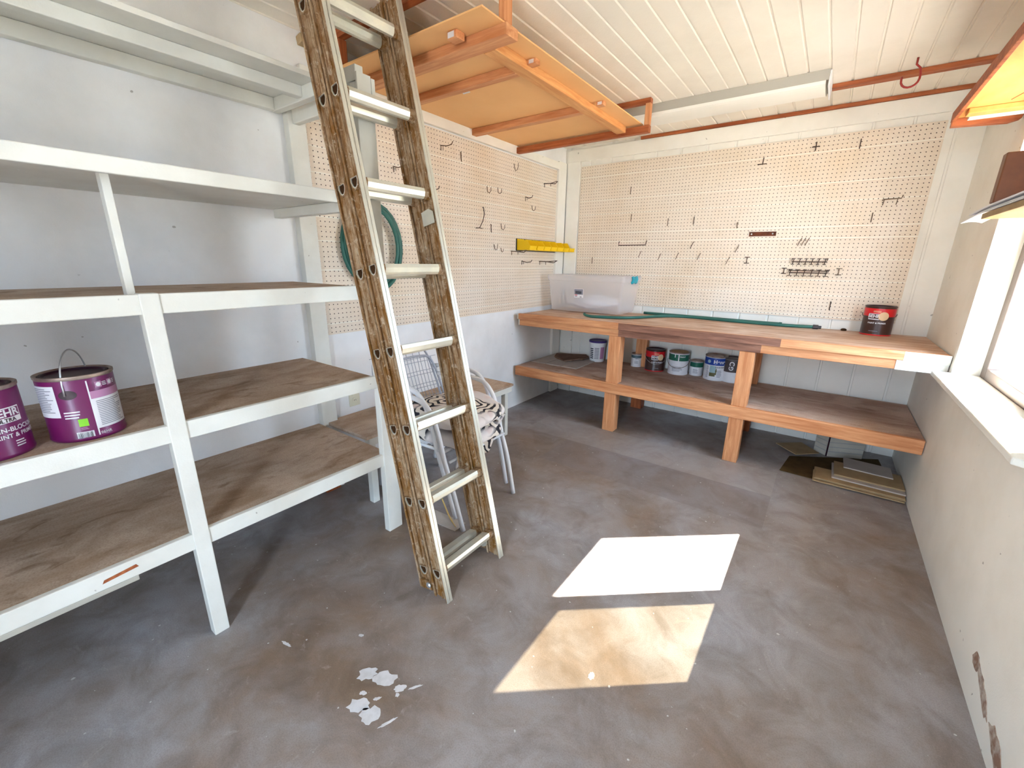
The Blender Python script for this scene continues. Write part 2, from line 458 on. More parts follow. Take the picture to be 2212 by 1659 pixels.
# window
win = bpy.data.objects.new('window_1', None); COL.objects.link(win); win.location = (2.9, -1.45, WZ0); win['kind'] = 'structure'
win.empty_display_size = 0.1
mb = MB()
FX0, FX1 = 2.885, 2.945
mb.box(FX0, FX1, WY1-0.075, WY1, WZ0, WZ1); mb.box(FX0, FX1, WY0, -1.965, WZ0, WZ1)
mb.box(FX0, FX1, -1.965, WY1-0.075, WZ0, 0.85); mb.box(FX0, FX1, -1.965, WY1-0.075, WZ1-0.05, WZ1)
mb.build('window_frame', M['frame'], win, bevel=0.004)
B(FX0+0.006, FX1-0.006, -1.512, -1.452, 0.85, WZ1-0.05).build('mullion', M['frame'], win, bevel=0.003)
B(2.912, 2.916, -1.452, -0.94, 0.85, WZ1-0.05).build('pane', M['glass'], win)
B(2.912, 2.916, -1.965, -1.512, 0.85, WZ1-0.05).build('pane', M['screen'], win)
mb = MB()
mb.prism([(2.712, -0.862), (2.885, -0.868), (2.885, -2.046), (2.786, -2.046), (2.786, -2.19), (2.712, -2.14)], lambda u, v, d: (u, v, d), 0.776, 0.8)
mb.build('window_sill', M['shelfpaint'], win, bevel=0.004)
# outdoors
struct(B(2.985, 16, -14, 10, -0.12, -0.02).build('ground', M['ground']))
struct(B(-8, 16, -20, -7.5, -0.12, -0.01).build('ground', M['ground']))
def shrub(name, c, r, lab):
    mb = MB(); rnd = random.Random(int(c[1]*100))
    for i in range(420):
        a = rnd.uniform(0, 2*PI); e = math.acos(rnd.uniform(-0.5, 1)); rr = r*rnd.uniform(0.6, 1.0)
        p = Vector((c[0]+rr*math.sin(e)*math.cos(a), c[1]+1.5*rr*math.sin(e)*math.sin(a), max(0.05, c[2]+rr*math.cos(e))))
        d = Vector((rnd.uniform(-1,1), rnd.uniform(-1,1), rnd.uniform(-1,1))).normalized(); q = d.orthogonal().normalized()
        w = 0.12
        vs = [mb.bm.verts.new(p + d*w*x + q*w*y) for x, y in ((-1,0),(0,-.5),(1,0),(0,.5))]; mb.bm.faces.new(vs)
    o = mb.build('leaf_mass', M['hedge'])
    root = thing(name, lab, 'shrub', (c[0], c[1], -0.02)); o.location = Vector(o.location) - root.location; o.parent = root; o.name = 'foliage'
    MB().tube([(c[0], c[1], -0.02), (c[0]+.05, c[1], 0.5), (c[0], c[1]+.08, 0.9)], [0.06, 0.05, 0.03]).build('trunk', M['greyplank'], root)
shrub('shrub', (8.6, 3.2, 1.0), 1.3, 'grey green shrub seen through the window beyond the sunlit yard')
tag(B(4.3, 4.55, -1.2, 2.4, 0.28, 0.32).box(4.36, 4.48, -1.0, -0.9, -0.02, 0.28).box(4.36, 4.48, 2.1, 2.2, -0.02, 0.28).build('plank_bench', M['greyplank']),
    'weathered grey plank bench outside the window in the sun', 'bench')

# ------------------------------------------------------------------ left shelving
def shelving():
    t = thing('shelving_unit', 'tall white painted wooden shelving built along the left wall, with worn brown shelf boards', 'shelves', (0.32, -3.5, 0))
    xf = 0.638; y0, y1 = YN+0.01, -2.735
    P = M['shelfpaint']; Y = M['shelfply']
    for z, yy in ((0.42, y1+0.045), (0.81, y1), (1.208, y1)):
        sh = B(0.002, xf-0.022, y0, yy, z-0.03, z-0.008).build('shelf_board', Y, t)
        B(xf-0.022, xf, y0, yy, z-0.058, z).build('front_rail', P, sh, bevel=0.003)
        if z < 0.6:
            B(xf-0.020, xf-0.001, y0, -3.655, z-0.075, z-0.058).build('edge_strip', M['fixture'], sh, bevel=0.002)
            mb = MB(); mb.prism([(-3.735, 0.383), (-3.65, 0.392), (-3.655, 0.402), (-3.73, 0.393)], lambda u, v, d: (d, u, v), xf-0.002, xf+0.0012)
            mb.build('bare_chip', M['redX'], sh)
        B(0.002, 0.03, y0, yy, z-0.09, z-0.031).build('wall_cleat', P, sh, bevel=0.002)
    # second shelf from the top
    sh = B(0.002, xf-0.022, y0, -2.77, 1.535, 1.555).build('shelf_board', P, t)
    B(xf-0.022, xf, y0, -2.74, 1.52, 1.563).build('front_rail', P, sh, bevel=0.003)
    B(0.03, xf-0.023, -2.80, -2.762, 1.495, 1.534).build('side_rail', P, sh, bevel=0.003)
    # top shelf: a narrower board on stringers
    sh = B(0.002, 0.388, y0, -2.695, 2.010, 2.028).build('shelf_board', P, t, bevel=0.001)
    B(0.240, 0.280, y0, -2.737, 1.966, 2.0095).build('stringer', P, sh, bevel=0.003)
    B(0.002, 0.040, y0, -2.737, 1.959, 2.0095).build('wall_cleat', P, sh, bevel=0.003)
    B(0.002, 0.650, -2.736, -2.700, 1.957, 2.0095).build('side_rail', P, sh, bevel=0.003)
    B(0.047, 0.606, -2.665, -2.630, 1.919, 1.978).build('side_rail', P, sh, bevel=0.003)
    # posts
    B(xf-0.035, xf+0.006, -3.505, -3.458, 0.0, 1.210).build('post', P, t, bevel=0.003)
    B(0.53, 0.568, -3.512, -3.492, 1.2, 1.535).build('post', P, t, bevel=0.002)
    mb = MB(); mb.box(xf-0.03, xf+0.008, -2.735, -2.655, 0.0, 1.955)
    po = mb.build('post', P, t, bevel=0.003)
    B(xf+0.0082, xf+0.018, -2.735, -2.672, 1.88, 1.985).box(xf+0.0082, xf+0.016, -2.669, -2.652, 1.88, 1.98).build('post_cap', P, po, bevel=0.002)
    B(xf-0.035, xf+0.006, -4.72, -4.67, 0.0, 1.21).build('post', P, t, bevel=0.003)
    B(0.02, 0.06, -2.72, -2.63, 0.0, 0.365).build('foot_block', M['redZ'], t, bevel=0.003)
    return t
shelving()

# low bench past the shelving
t = thing('low_bench', 'low white bench with a dusty plywood top on the left wall behind the wire chairs', 'bench', (0.2, -2.0, 0))
B(0.012, 0.395, -2.655, -1.345, 0.400, 0.417).build('top_board', M['shelfply'], t, bevel=0.002)
B(0.365, 0.385, -2.63, -1.352, 0.355, 0.399).build('front_rail', M['shelfpaint'], t, bevel=0.003)
B(0.06, 0.364, -1.372, -1.352, 0.355, 0.399).build('end_rail', M['shelfpaint'], t, bevel=0.003)
B(0.325, 0.364, -1.41, -1.373, 0.0, 0.399).build('leg', M['shelfpaint'], t, bevel=0.003)
B(0.02, 0.058, -1.41, -1.373, 0.0, 0.399).build('leg', M['shelfpaint'], t, bevel=0.003)
B(0.325, 0.364, -2.62, -2.58, 0.0, 0.399).build('leg', M['shelfpaint'], t, bevel=0.003)

# ------------------------------------------------------------------ pegboards
def pegboard(lab, mat, box, loc):
    return tag(B(*box).build('pegboard', mat, loc=loc), lab, 'pegboard')
pegboard('large pegboard on the back wall above the workbench', M['peg_back'], (0.172, 2.612, -0.012, -0.0005, 0.942, 2.16), (0.172, 0, 0.942))
pegboard('large pegboard on the left wall behind the ladder and green hose coil', M['peg_left'], (0.0005, 0.008, -2.592, -0.172, 0.905, 2.122), (0, -2.592, 0.905))

# ------------------------------------------------------------------ peg hooks
def hook(kind, x, y, z, wall, lab, mat='wire', group=None, s=1.0):
    """local frame: u along the wall, d out of the wall, z up"""
    if wall == 'back': f = lambda u, d, h: (x + u, -0.011 - d, z + h)
    else: f = lambda u, d, h: (0.007 + d, y + u, z + h)
    r = 0.0026; mb = MB()
    if kind == 'J':
        mb.tube([f(0,0,.016*s), f(0,.004,.016*s), f(0,.006,.0), f(0,.009,-.012*s), f(0,.02*s,-.018*s), f(0,.03*s,-.010*s), f(0,.032*s,.010*s)], r, 6)
    elif kind == 'C':
        mb.tube([f(0,0,.022*s), f(.0,.006,.022*s), f(.002,.008,0), f(.004,.016,-.018*s), f(.004,.028*s,-.016*s), f(.006,.034*s,.004), f(.008,.034*s,.026*s)], r, 6)
    elif kind == 'straight':
        mb.tube([f(0,0,.028*s), f(0,.006,.028*s), f(0,.008,-.024*s), f(0,.012,-.03*s)], r*1.2, 6)
    elif kind == 'slant':
        mb.tube([f(.012*s,0,.026*s), f(.012*s,.006,.026*s), f(0,.01,-.006), f(-.006*s,.014,-.026*s)], r*1.1, 6)
    elif kind == 'tee':
        mb.tube([f(-.028*s,0,-.012), f(-.028*s,.009,-.012), f(.028*s,.009,-.012), f(.028*s,0,-.012)], r*1.2, 6)
        mb.tube([f(.004,.009,-.012), f(.006,.008,.03*s)], r*1.2, 6)
    elif kind == 'plus':
        mb.tube([f(-.02*s,0,0), f(-.02*s,.008,0), f(.02*s,.008,0), f(.02*s,0,0)], r*1.2, 6)
        mb.tube([f(0,.009,-.026*s), f(0,.009,.03*s)], r*1.2, 6)
    elif kind == 'eye':
        mb.tube([f(-.016*s,0,.022*s), f(-.016*s,.01,.022*s), f(.016*s,.01,.022*s), f(.016*s,0,.022*s)], r*1.1, 6)
        mb.tube([f(-.016*s,0,-.022*s), f(-.016*s,.01,-.022*s), f(.016*s,.01,-.022*s), f(.016*s,0,-.022*s)], r*1.1, 6)
        mb.tube([f(0,.01,-.022*s), f(0,.01,.022*s)], r*1.1, 6)
    elif kind == 'bracket':
        mb.tube([f(-.05*s,0,.0), f(-.05*s,.008,0), f(-.046*s,.03,.002), f(.05*s,.03,.004), f(.056*s,.03,.022)], r*1.5, 6)
        mb.tube([f(-.045*s,.002,-.03), f(-.042*s,.02,.0)], r, 6); mb.tube([f(.03*s,.002,-.03), f(.032*s,.02,.0)], r, 6)
    elif kind == 'rod':
        L = .125
        mb.tube([f(-L,0,.03), f(-L,.012,.03), f(-L,.02,.0), f(L,.02,.0), f(L,.02,.008), f(L+.002,.012,.034), f(L+.002,0,.034)], r*1.3, 6)
    elif kind == 'long':
        L = .11*s
        mb.tube([f(0,0,.004), f(0,.006,.004), f(0,L*.5,-.006), f(0,L*.9,-.002), f(0,L,.014)], r*1.2, 6)
        mb.tube([f(0,.004,.004), f(0,.004,-.024), f(0,.0,-.024)], r, 6)
        mb.tube([f(0,.022,.0), f(0,.022,-.022)], r*.8, 6)
    elif kind == 'dbl':
        L = .17*s
        mb.tube([f(-.004,0,.004), f(-.004,.006,.004), f(-.004,L*.5,.0), f(.01,L*.8,-.006), f(.006,L,.012)], r*1.3, 6)
        mb.tube([f(.008,0,.004), f(.008,.006,.004), f(.006,L*.5,.002), f(-.006,L*.8,.006), f(0,L*.97,.012)], r*1.1, 6)
        mb.tube([f(0,.006,.004), f(0,.006,-.026)], r, 6); mb.tube([f(0,.07,.0), f(0,.07,-.024)], r, 6)
    elif kind == 'wire':
        mb.tube([f(.03,0,.06), f(.03,.01,.055), f(.02,.03,.02), f(0,.06,-.02), f(-.03,.1,-.05)], r*.8, 6)
    elif kind == 'bentrod':
        mb.tube([f(.05,0,.10), f(.05,.01,.10), f(.035,.03,.05), f(.012,.035,.0), f(-.02,.03,-.05)], r*1.2, 6)
        mb.tube([f(-.03,.0,-.05), f(-.02,.03,-.05), f(.012,.03,-.052)], r, 6)
    return tag(mb.build('peg_hook', M[mat], smooth=True), lab, 'hook', group or ('peg hooks on the %s pegboard' % wall))

BK = 'back'
hook('straight', .666, 0, 1.923, BK, 'small bent peg hook at the upper left of the back pegboard, under the yellow stain')
hook('tee', 1.655, 0, 2.035, BK, 'dark T shaped peg hook near the middle of the top of the back pegboard', 'wiredark')
hook('plus', 1.969, 0, 2.098, BK, 'cross shaped peg hook near the top edge of the back pegboard', 'wiredark')
hook('straight', 2.211, 0, 2.085, BK, 'upright peg hook nearest the top right of the back pegboard', 'wiredark')
hook('bracket', 2.438, 0, 1.73, BK, 'wire bracket hook with two prongs near the right edge of the back pegboard', 'wire', s=0.9)
hook('straight', 2.358, 0, 1.627, BK, 'slim upright peg hook below the wire bracket near the right edge of the back pegboard', 'wire')
hook('straight', 1.225, 0, 1.653, BK, 'right one of two pale upright peg hooks above the long rod on the back pegboard', 'wire')
hook('straight', 1.016, 0, 1.65, BK, 'left one of two pale upright peg hooks above the long rod on the back pegboard', 'wire')
hook('C', 1.55, 0, 1.602, BK, 'curled peg hook just up left of the rusty plate on the back pegboard')
hook('slant', 1.231, 0, 1.462, BK, 'dark slanted peg hook right of the long rod, on the back pegboard', 'wiredark')
hook('slant', 1.572, 0, 1.431, BK, 'slanted peg hook below the rusty plate on the back pegboard')
hook('slant', .797, 0, 1.39, BK, 'slanted peg hook directly under the long rod on the back pegboard')
hook('slant', .973, 0, 1.369, BK, 'first slanted peg hook right of the one under the long rod')
hook('slant', 1.121, 0, 1.375, BK, 'second slanted peg hook right of the one under the long rod')
hook('slant', 1.296, 0, 1.372, BK, 'third slanted peg hook right of the one under the long rod')
hook('slant', 1.518, 0, 1.343, BK, 'slanted peg hook just left of the dark I shaped hook below the rusty plate')
hook('eye', 1.656, 0, 1.347, BK, 'dark I shaped peg hook alone below the rusty plate', 'wiredark')
hook('eye', 1.915, 0, 1.273, BK, 'I shaped peg hook left of the lower wire tool rack', 'wiredark', s=.85)
hook('eye', 2.245, 0, 1.274, BK, 'I shaped peg hook right of the lower wire tool rack', 'wire', s=.95)
for q, (xx, w) in enumerate(((1.977, 'leftmost'), (2.000, 'middle'), (2.022, 'rightmost'))):
    hook('slant', xx, 0, 1.477, BK, '%s of three slanted peg hooks side by side above the tool racks' % w)
hook('straight', 2.238, 0, 1.037, BK, 'lone upright peg hook low on the back pegboard left of the red tin', 'wiredark')
hook('straight', .34, 0, 1.335, BK, 'small upright peg hook on the back pegboard just above the plastic bin')
hook('straight', .691, 0, 1.70, BK, 'pale peg hook on the back pegboard between the yellow stain and the long rod')
hook('rod', .724, 0, 1.468, BK, 'long dark horizontal rod hook with upturned ends on the back pegboard', 'wiredark')
LF = 'left'
hook('long', 0, -1.66, 2.029, LF, 'long tool hook highest on the left pegboard, under the hanging loft')
hook('straight', 0, -1.472, 2.0, LF, 'short peg hook right under the highest long hook of the left pegboard')
hook('long', 0, -2.056, 1.838, LF, 'tool hook seen between the two rails of the ladder', s=.8)
hook('long', 0, -1.757, 1.758, LF, 'tool hook just right of the ladder at a rung height on the left pegboard', s=.7)
hook('C', 0, -.851, 2.035, LF, 'U shaped peg hook near the top of the left pegboard, below the loft corner', s=1.2)
hook('dbl', 0, -.39, 1.977, LF, 'dark double prong hook at the right edge of the left pegboard, near the corner', 'wiredark', s=.8)
hook('J', 0, -1.189, 1.829, LF, 'left one of two J hooks high in the middle of the left pegboard', s=1.3)
hook('J', 0, -1.059, 1.839, LF, 'right one of two J hooks high in the middle of the left pegboard', s=1.3)
hook('long', 0, -.68, 1.833, LF, 'tool hook with two prongs below the U shaped hook of the left pegboard', 'wiredark', s=.7)
hook('J', 0, -.578, 1.76, LF, 'J hook under the pronged tool hook, upper right of the left pegboard', 'wiredark', s=1.2)
hook('bentrod', 0, -1.29, 1.60, LF, 'long bent wire hook leaning on the middle of the left pegboard', 'wiredark')
hook('straight', 0, -1.145, 1.56, LF, 'short upright peg hook right of the long bent wire on the left pegboard', 'wiredark')
hook('J', 0, -1.016, 1.579, LF, 'faint J hook up left of the yellow bins', s=1.3)
hook('C', 0, -1.105, 1.417, LF, 'left one of two small curled hooks left of the yellow bins')
hook('J', 0, -1.015, 1.402, LF, 'right one of two small curled hooks left of the yellow bins', s=.9)
hook('dbl', 0, -.87, 1.392, LF, 'long thin wire hook under the left end of the yellow bins', s=.9)
hook('long', 0, -.717, 1.314, LF, 'left one of two long hooks below the yellow bins', 'wiredark')
hook('dbl', 0, -.43, 1.314, LF, 'right, longer one of two long hooks below the yellow bins', 'wiredark', s=1.1)
hook('wire', 0, -2.491, 1.888, LF, 'loose curved wire at the upper left of the left pegboard, beside the white stud')

# rusty plate and two tool racks on the back pegboard
t = thing('metal_plate', 'small rusty brown plate screwed flat on the middle of the back pegboard', 'plate', (1.733, -0.013, 1.537))
B(1.645, 1.822, -0.020, -0.0115, 1.522, 1.553).build('plate', M['rustplate'], t, bevel=0.001)
for sx in (1.66, 1.80): MB().lathe([(0, .004), (.005, .003), (.006, 0)], (0, 0, 0), 12).xform(Matrix.Translation((sx, -0.020, 1.538)) @ Matrix.Rotation(PI/2, 4, 'X')).build('screw', M['steel'], t)
def rack(name, lab, x0, x1, z, loops):
    t = thing(name, lab, 'rack', ((x0+x1)/2, -0.013, z), 'wire tool racks on the back pegboard')
    mb = MB()
    mb.tube([(x0,-.0110,z+.022), (x0,-.03,z+.022), (x0,-.03,z), (x1,-.03,z), (x1+.006,-.03,z+.022), (x1+.006,-.0110,z+.022)], .0034, 6)
    if loops: mb.tube([(x0,-.032,z+.014), (x1,-.032,z+.014)], .0028, 6)
    mb.build('rack_bar', M['wiredark'], t, smooth=True)
    for k in range(6):
        x = x0 + .008 + (x1-x0-.016)*k/5; mb = MB()
        mb.tube([(x+.004,-.03,z+.020), (x,-.031,z), (x-.002,-.03,z-.018)], .0028, 6)
        mb.tube([(x-.010,-.03,z+.020), (x+.014,-.03,z+.022)], .0024, 6)
        if loops: mb.tube([(x+.014*math.cos(a), -.04+.01*math.sin(a), z-.022) for a in [2*PI*i/10 for i in range(10)]], .0022, 5, closed=True)
        else: mb.tube([(x-.012,-.03,z-.018), (x+.008,-.03,z-.018)], .0024, 6)
        mb.build('prong', M['wiredark'], t, smooth=True)
rack('tool_rack', 'upper one of two wire tool racks on the back pegboard, with six plain prongs', 1.955, 2.162, 1.339, False)
rack('tool_rack', 'lower one of two wire tool racks on the back pegboard, with looped prongs', 1.948, 2.182, 1.262, True)

# yellow bins on a rail, left wall
t = tag(B(0.0075, 0.016, -0.806, -0.012, 1.402, 1.500).build('bin_rail', M['black'], bevel=0.001), 'dark flat mounting rail behind the yellow bins on the left pegboard', 'rail')
yb = [(-.80, 'leftmost yellow bin, turned sideways, at the end of the row on the left pegboard'), (-.68, 'second yellow bin from the left in the row on the left pegboard'), (-.568, 'third yellow bin from the left in the row on the left pegboard'),
      (-.456, 'fourth yellow bin from the left in the row on the left pegboard'), (-.344, 'third yellow bin from the corner end of the row on the left pegboard'), (-.232, 'second yellow bin from the corner end of the row on the left pegboard'), (-.12, 'yellow bin at the corner end of the row on the left pegboard')]
def bin_mesh(y0, w, name, lab):
    d, h, th, z0 = 0.135, 0.078, 0.003, 1.408
    mb = MB(); xa, xb = 0.0155, 0.0155+d
    mb.box(xa, xb, y0, y0+w, z0, z0+th); mb.box(xa, xa+th, y0, y0+w, z0+th, z0+h+.012)
    for yy in (y0, y0+w-th):
        mb.prism([(xa+th, z0+th), (xb-.012, z0+th), (xb, z0+.034), (xb-.03, z0+h), (xa+th, z0+h)], lambda u, v, dd: (u, dd, v), yy, yy+th)
    mb.hexa([(xb-.012, y0+th, z0+th), (xb-.012+th, y0+th, z0+th), (xb-.012+th, y0+w-th, z0+th), (xb-.012, y0+w-th, z0+th)],
            [(xb-th, y0+th, z0+.034), (xb, y0+th, z0+.034), (xb, y0+w-th, z0+.034), (xb-th, y0+w-th, z0+.034)])
    return tag(mb.build('storage_bin', M['yellow']), lab, 'bin', 'yellow bins on the left wall rail')
for k, (yy, lab) in enumerate(yb): bin_mesh(yy, 0.104, 'storage_bin', lab)

# green hose coil on the left pegboard
def coil():
    mb = MB(); c = Vector((0.05, -2.265, 1.405))
    pts = []; N = 26
    for k in range(int(N*3.2)):
        a = 2*PI*k/N + 2.0; turn = k/N
        ry = 0.18 + 0.012*math.sin(turn*2.1); rz = 0.235 + 0.018*math.cos(turn*1.7)
        pts.append((c.x + 0.012*math.sin(turn*4.0) + 0.014*(turn-1.5), c.y + ry*math.cos(a) + 0.012*math.sin(turn*3), c.z + rz*math.sin(a) - 0.015*turn))
    mb.tube(pts, 0.0105, 10)
    t = thing('hose_coil', 'coil of green garden hose hanging on the left pegboard behind the ladder', 'hose', (0.05, -2.265, 1.2))
    mb.build('hose', M['hose'], t, smooth=True)
    MB().tube([(0.0075, -2.25, 1.655), (0.05, -2.25, 1.625), (0.085, -2.25, 1.615), (0.09, -2.25, 1.64)], 0.005, 8).build('hanger', M['wiredark'], t, smooth=True)
coil()

# outlet
t = thing('wall_outlet', 'almond wall outlet on the left wall below the pegboard', 'outlet', (0.0, -2.45, 0.51))
B(0.0005, 0.007, -2.487, -2.417, 0.457, 0.571).build('cover_plate', M['outletm'], t, bevel=0.002)
for zz in (0.493, 0.535):
    so = MB().lathe([(0.018, 0), (0.018, 0.003), (0, 0.003)], (0, 0, 0), 20).xform(Matrix.Translation((0.007, -2.452, zz)) @ Matrix.Rotation(PI/2, 4, 'Y')).build('socket', M['outletm'], t)
    B(0.0102, 0.0108, -2.459, -2.457, zz-.004, zz+.006).box(0.0102, 0.0108, -2.448, -2.446, zz-.004, zz+.006).build('slot', M['black'], so)

# ------------------------------------------------------------------ workbench
def workbench():
    t = thing('workbench', 'long orange wooden workbench with a lower shelf along the back wall', 'workbench', (1.4, -0.4, 0))
    x0, x1, yf = 0.055, 2.78, -0.813
    B(x0, x1, yf+0.03, -0.024, 0.852, 0.872).build('worktop', M['benchtop'], t)
    ed = B(x0, x1, yf-0.006, yf+0.0295, 0.828, 0.877).build('edge_board', M['apron'], t, bevel=0.003)
    B(0.98, 2.03, yf-0.008, yf-0.004, 0.829, 0.8785).build('stained_stretch', M['scorch'], ed)
    B(2.60, 2.7805, yf-0.0075, yf+0.0, 0.8275, 0.8765).build('painted_end', M['shelfpaint'], ed)
    ap = B(x0+0.006, x1, yf+0.006, yf+0.034, 0.775, 0.8275).build('apron', M['apron'], t, bevel=0.003)
    B(0.98, 1.93, yf+0.0045, yf+0.010, 0.776, 0.827).build('stained_stretch', M['scorch'], ap)
    B(2.575, 2.7805, yf+0.003, yf+0.010, 0.7745, 0.8275).build('painted_end', M['shelfpaint'], ap)
    B(x0-0.011, x0-0.0005, yf-0.004, yf+0.029, 0.83, 0.8765).build('painted_end', M['shelfpaint'], ed)
    B(x0-0.006, x0+0.0055, yf+0.008, yf+0.034, 0.776, 0.827).build('painted_end', M['shelfpaint'], ap)
    B(x0, x1-0.06, -0.06, -0.024, 0.79, 0.851).build('back_rail', M['orangeX'], t, bevel=0.003)
    for xa, xb in ((0.905, 1.0), (1.812, 1.902)):
        B(xa, xb, yf+0.010, yf+0.10, 0.402, 0.7745).build('upper_leg', M['orangeZ'], t, bevel=0.003)
        B(xa, xb, yf+0.006, yf+0.096, 0.0, 0.318).build('lower_leg', M['redZ'] if False else M['orangeZ'], t, bevel=0.003)
        B(xa-0.025, xb-0.02, -0.115, -0.03, 0.0, 0.318).build('rear_leg', M['redZ'], t, bevel=0.003)
        B(xa-0.025, xb-0.02, -0.115, -0.065, 0.402, 0.788).build('rear_leg', M['orangeZ'], t, bevel=0.003)
    sh = B(x0-0.03, x1, yf+0.028, -0.024, 0.381, 0.400).build('shelf_board', M['benchshelf'], t)
    B(x0-0.03, x1, yf, yf+0.0275, 0.3185, 0.402).build('front_rail', M['orangeX'], sh, bevel=0.003)
    B(x0, x1, -0.06, -0.024, 0.32, 0.38).build('back_rail', M['orangeX'], sh, bevel=0.003)
    return t
workbench()

# storage bin on the workbench
def plastic_bin():
    t = thing('storage_box', 'cloudy clear plastic storage box with teal latch at the left end of the workbench', 'box', (0.47, -0.23, 0.885))
    th = 0.004; z0 = 0.888; z1 = 1.20
    x0, x1, y0, y1 = 0.135, 0.815, -0.41, -0.075
    def ring(g, z, r=.03):
        pts = []
        for cx, cy, a0 in ((x1+g-r, y1+g-r, 0), (x0-g+r, y1+g-r, PI/2), (x0-g+r, y0-g+r, PI), (x1+g-r, y0-g+r, 1.5*PI)):
            for k in range(5):
                a = a0 + PI/2*k/4; pts.append((cx + r*math.cos(a), cy + r*math.sin(a), z))
        return pts
    def shell(rings, cap0=False, cap1=False):
        mb = MB(); R = [[mb.bm.verts.new(p) for p in r] for r in rings]; n = len(R[0])
        for A, C in zip(R, R[1:]):
            for k in range(n): mb.bm.faces.new((A[k], A[(k+1)%n], C[(k+1)%n], C[k]))
        if cap0: mb.bm.faces.new(list(reversed(R[0])))
        if cap1: mb.bm.faces.new(R[-1])
        return mb
    shell([ring(-.010, z0), ring(0, z0+.012), ring(.004, z0+.05), ring(.022, z1-.06), ring(.023, z1-.045), ring(.032, z1-.043), ring(.033, z1-.02)], cap0=True).build('body', M['clear'], t, smooth='auto')
    shell([ring(.036, z1-.028), ring(.037, z1-.004), ring(.030, z1+.006), ring(.0, z1+.006), ring(-.01, z1-.004)], cap1=True).build('lid', M['clear'], t, smooth='auto')
    MB().tube([(.850, -.29, z1-.05), (.861, -.29, z1-.045), (.866, -.29, z1-.02), (.858, -.29, z1+.004)], .012, 10).tube([(.850, -.21, z1-.05), (.861, -.21, z1-.045), (.866, -.21, z1-.02), (.858, -.21, z1+.004)], .012, 10).box(.852, .872, -.29, -.21, z1-.05, z1-.0).build('latch', M['teal'], t, bevel=.004)
    yl = -0.428
    lb = MB().hexa([(.385, -.4255, 1.012), (.475, -.4255, 1.012), (.475, -.4240, 1.012), (.385, -.4240, 1.012)], [(.385, -.4308, 1.088), (.475, -.4308, 1.088), (.475, -.4293, 1.088), (.385, -.4293, 1.088)]).build('sticker', M['white'], t)
    def on(u, v): return (.385+u*.09, -.4262 - .0055*v, 1.012+v*.076)
    def quad(u0, u1, v0, v1, m, nm):
        mb = MB(); mb.bm.faces.new([mb.bm.verts.new(on(a, b)) for a, b in ((u0,v0),(u1,v0),(u1,v1),(u0,v1))]); mb.build(nm, M[m], lb)
    quad(.02, .98, .36, .98, 'greytext', 'picture'); quad(.15, .8, .45, .75, 'darktext', 'picture_block'); quad(.04, .36, .26, .33, 'red', 'print_line')
    quad(.06, .34, .14, .2, 'darktext', 'print_line'); quad(.62, .82, .06, .13, 'darktext', 'print_line')
    # pale cloth bundle seen inside
    mb = MB(); rnd = random.Random(3)
    def fn(u, v):
        a = 2*PI*u; e = PI*v - PI/2; r = 1 + .12*math.sin(5*a+3*v*6)*math.cos(e)
        return (.48 + .25*r*math.cos(a)*math.cos(e), -.25 + .10*r*math.sin(a)*math.cos(e), .965 + .055*math.sin(e)*(1+.3*math.sin(3*a)))
    mb.grid(fn, 40, 20)
    tag(mb.build('cloth_bundle', M['label'], smooth=True), 'pale crumpled cloth bundle inside the clear plastic storage box', 'cloth')
plastic_bin()

# hose lying on the bench
def bench_hose():
    t = thing('garden_hose', 'green garden hose lying doubled along the back of the workbench', 'hose', (1.3, -0.1, 0.872))
    z = 0.8845
    p = [(2.165,-.10,z+.002),(2.0,-.125,z),(1.83,-.125,z),(1.56,-.11,z),(1.336,-.085,z),(1.16,-.13,z),(1.06,-.26,z),(.98,-.42,z),(.90,-.52,z),(.78,-.585,z),(.66,-.62,z),(.60,-.615,z+.006),(.575,-.585,z+.012)]
    def smooth_path(p, n=6):
        q = []; P = [Vector(x) for x in p]
        for i in range(len(P)-1):
            a, b, c, d = P[max(i-1,0)], P[i], P[i+1], P[min(i+2, len(P)-1)]
            for k in range(n):
                s = k/n
                q.append(0.5*((2*b)+(-a+c)*s+(2*a-5*b+4*c-d)*s*s+(-a+3*b-3*c+d)*s**3))
        return q + [P[-1]]
    mb = MB(); mb.tube(smooth_path(p), .0115, 10)
    mb.tube(smooth_path([(1.955,-.065,z),(1.80,-.07,z),(1.56,-.06,z),(1.32,-.05,z),(1.1,-.05,z),(.9,-.05,z)]), .0115, 10)
    mb.build('hose', M['hose'], t, smooth=True)
    MB().tube([(2.163,-.10,z+.002),(2.195,-.097,z+.002)], .0165, 10).tube([(2.195,-.097,z+.002),(2.213,-.095,z+.002)], .011, 10).build('fitting', M['charcoal'], t, smooth='auto')
    MB().tube([(1.950,-.065,z),(1.968,-.065,z)], .0135, 10).build('fitting', M['hose'], t, smooth='auto')
bench_hose()
tag(MB().lathe([(0, 0), (.016, 0), (.018, .008), (.012, .014), (0, .016)], (2.345, -.045, .872), 14).build('dark_knob', M['plum2'], smooth=True), 'tiny dark knob lying at the back of the workbench left of the red can', 'knob')

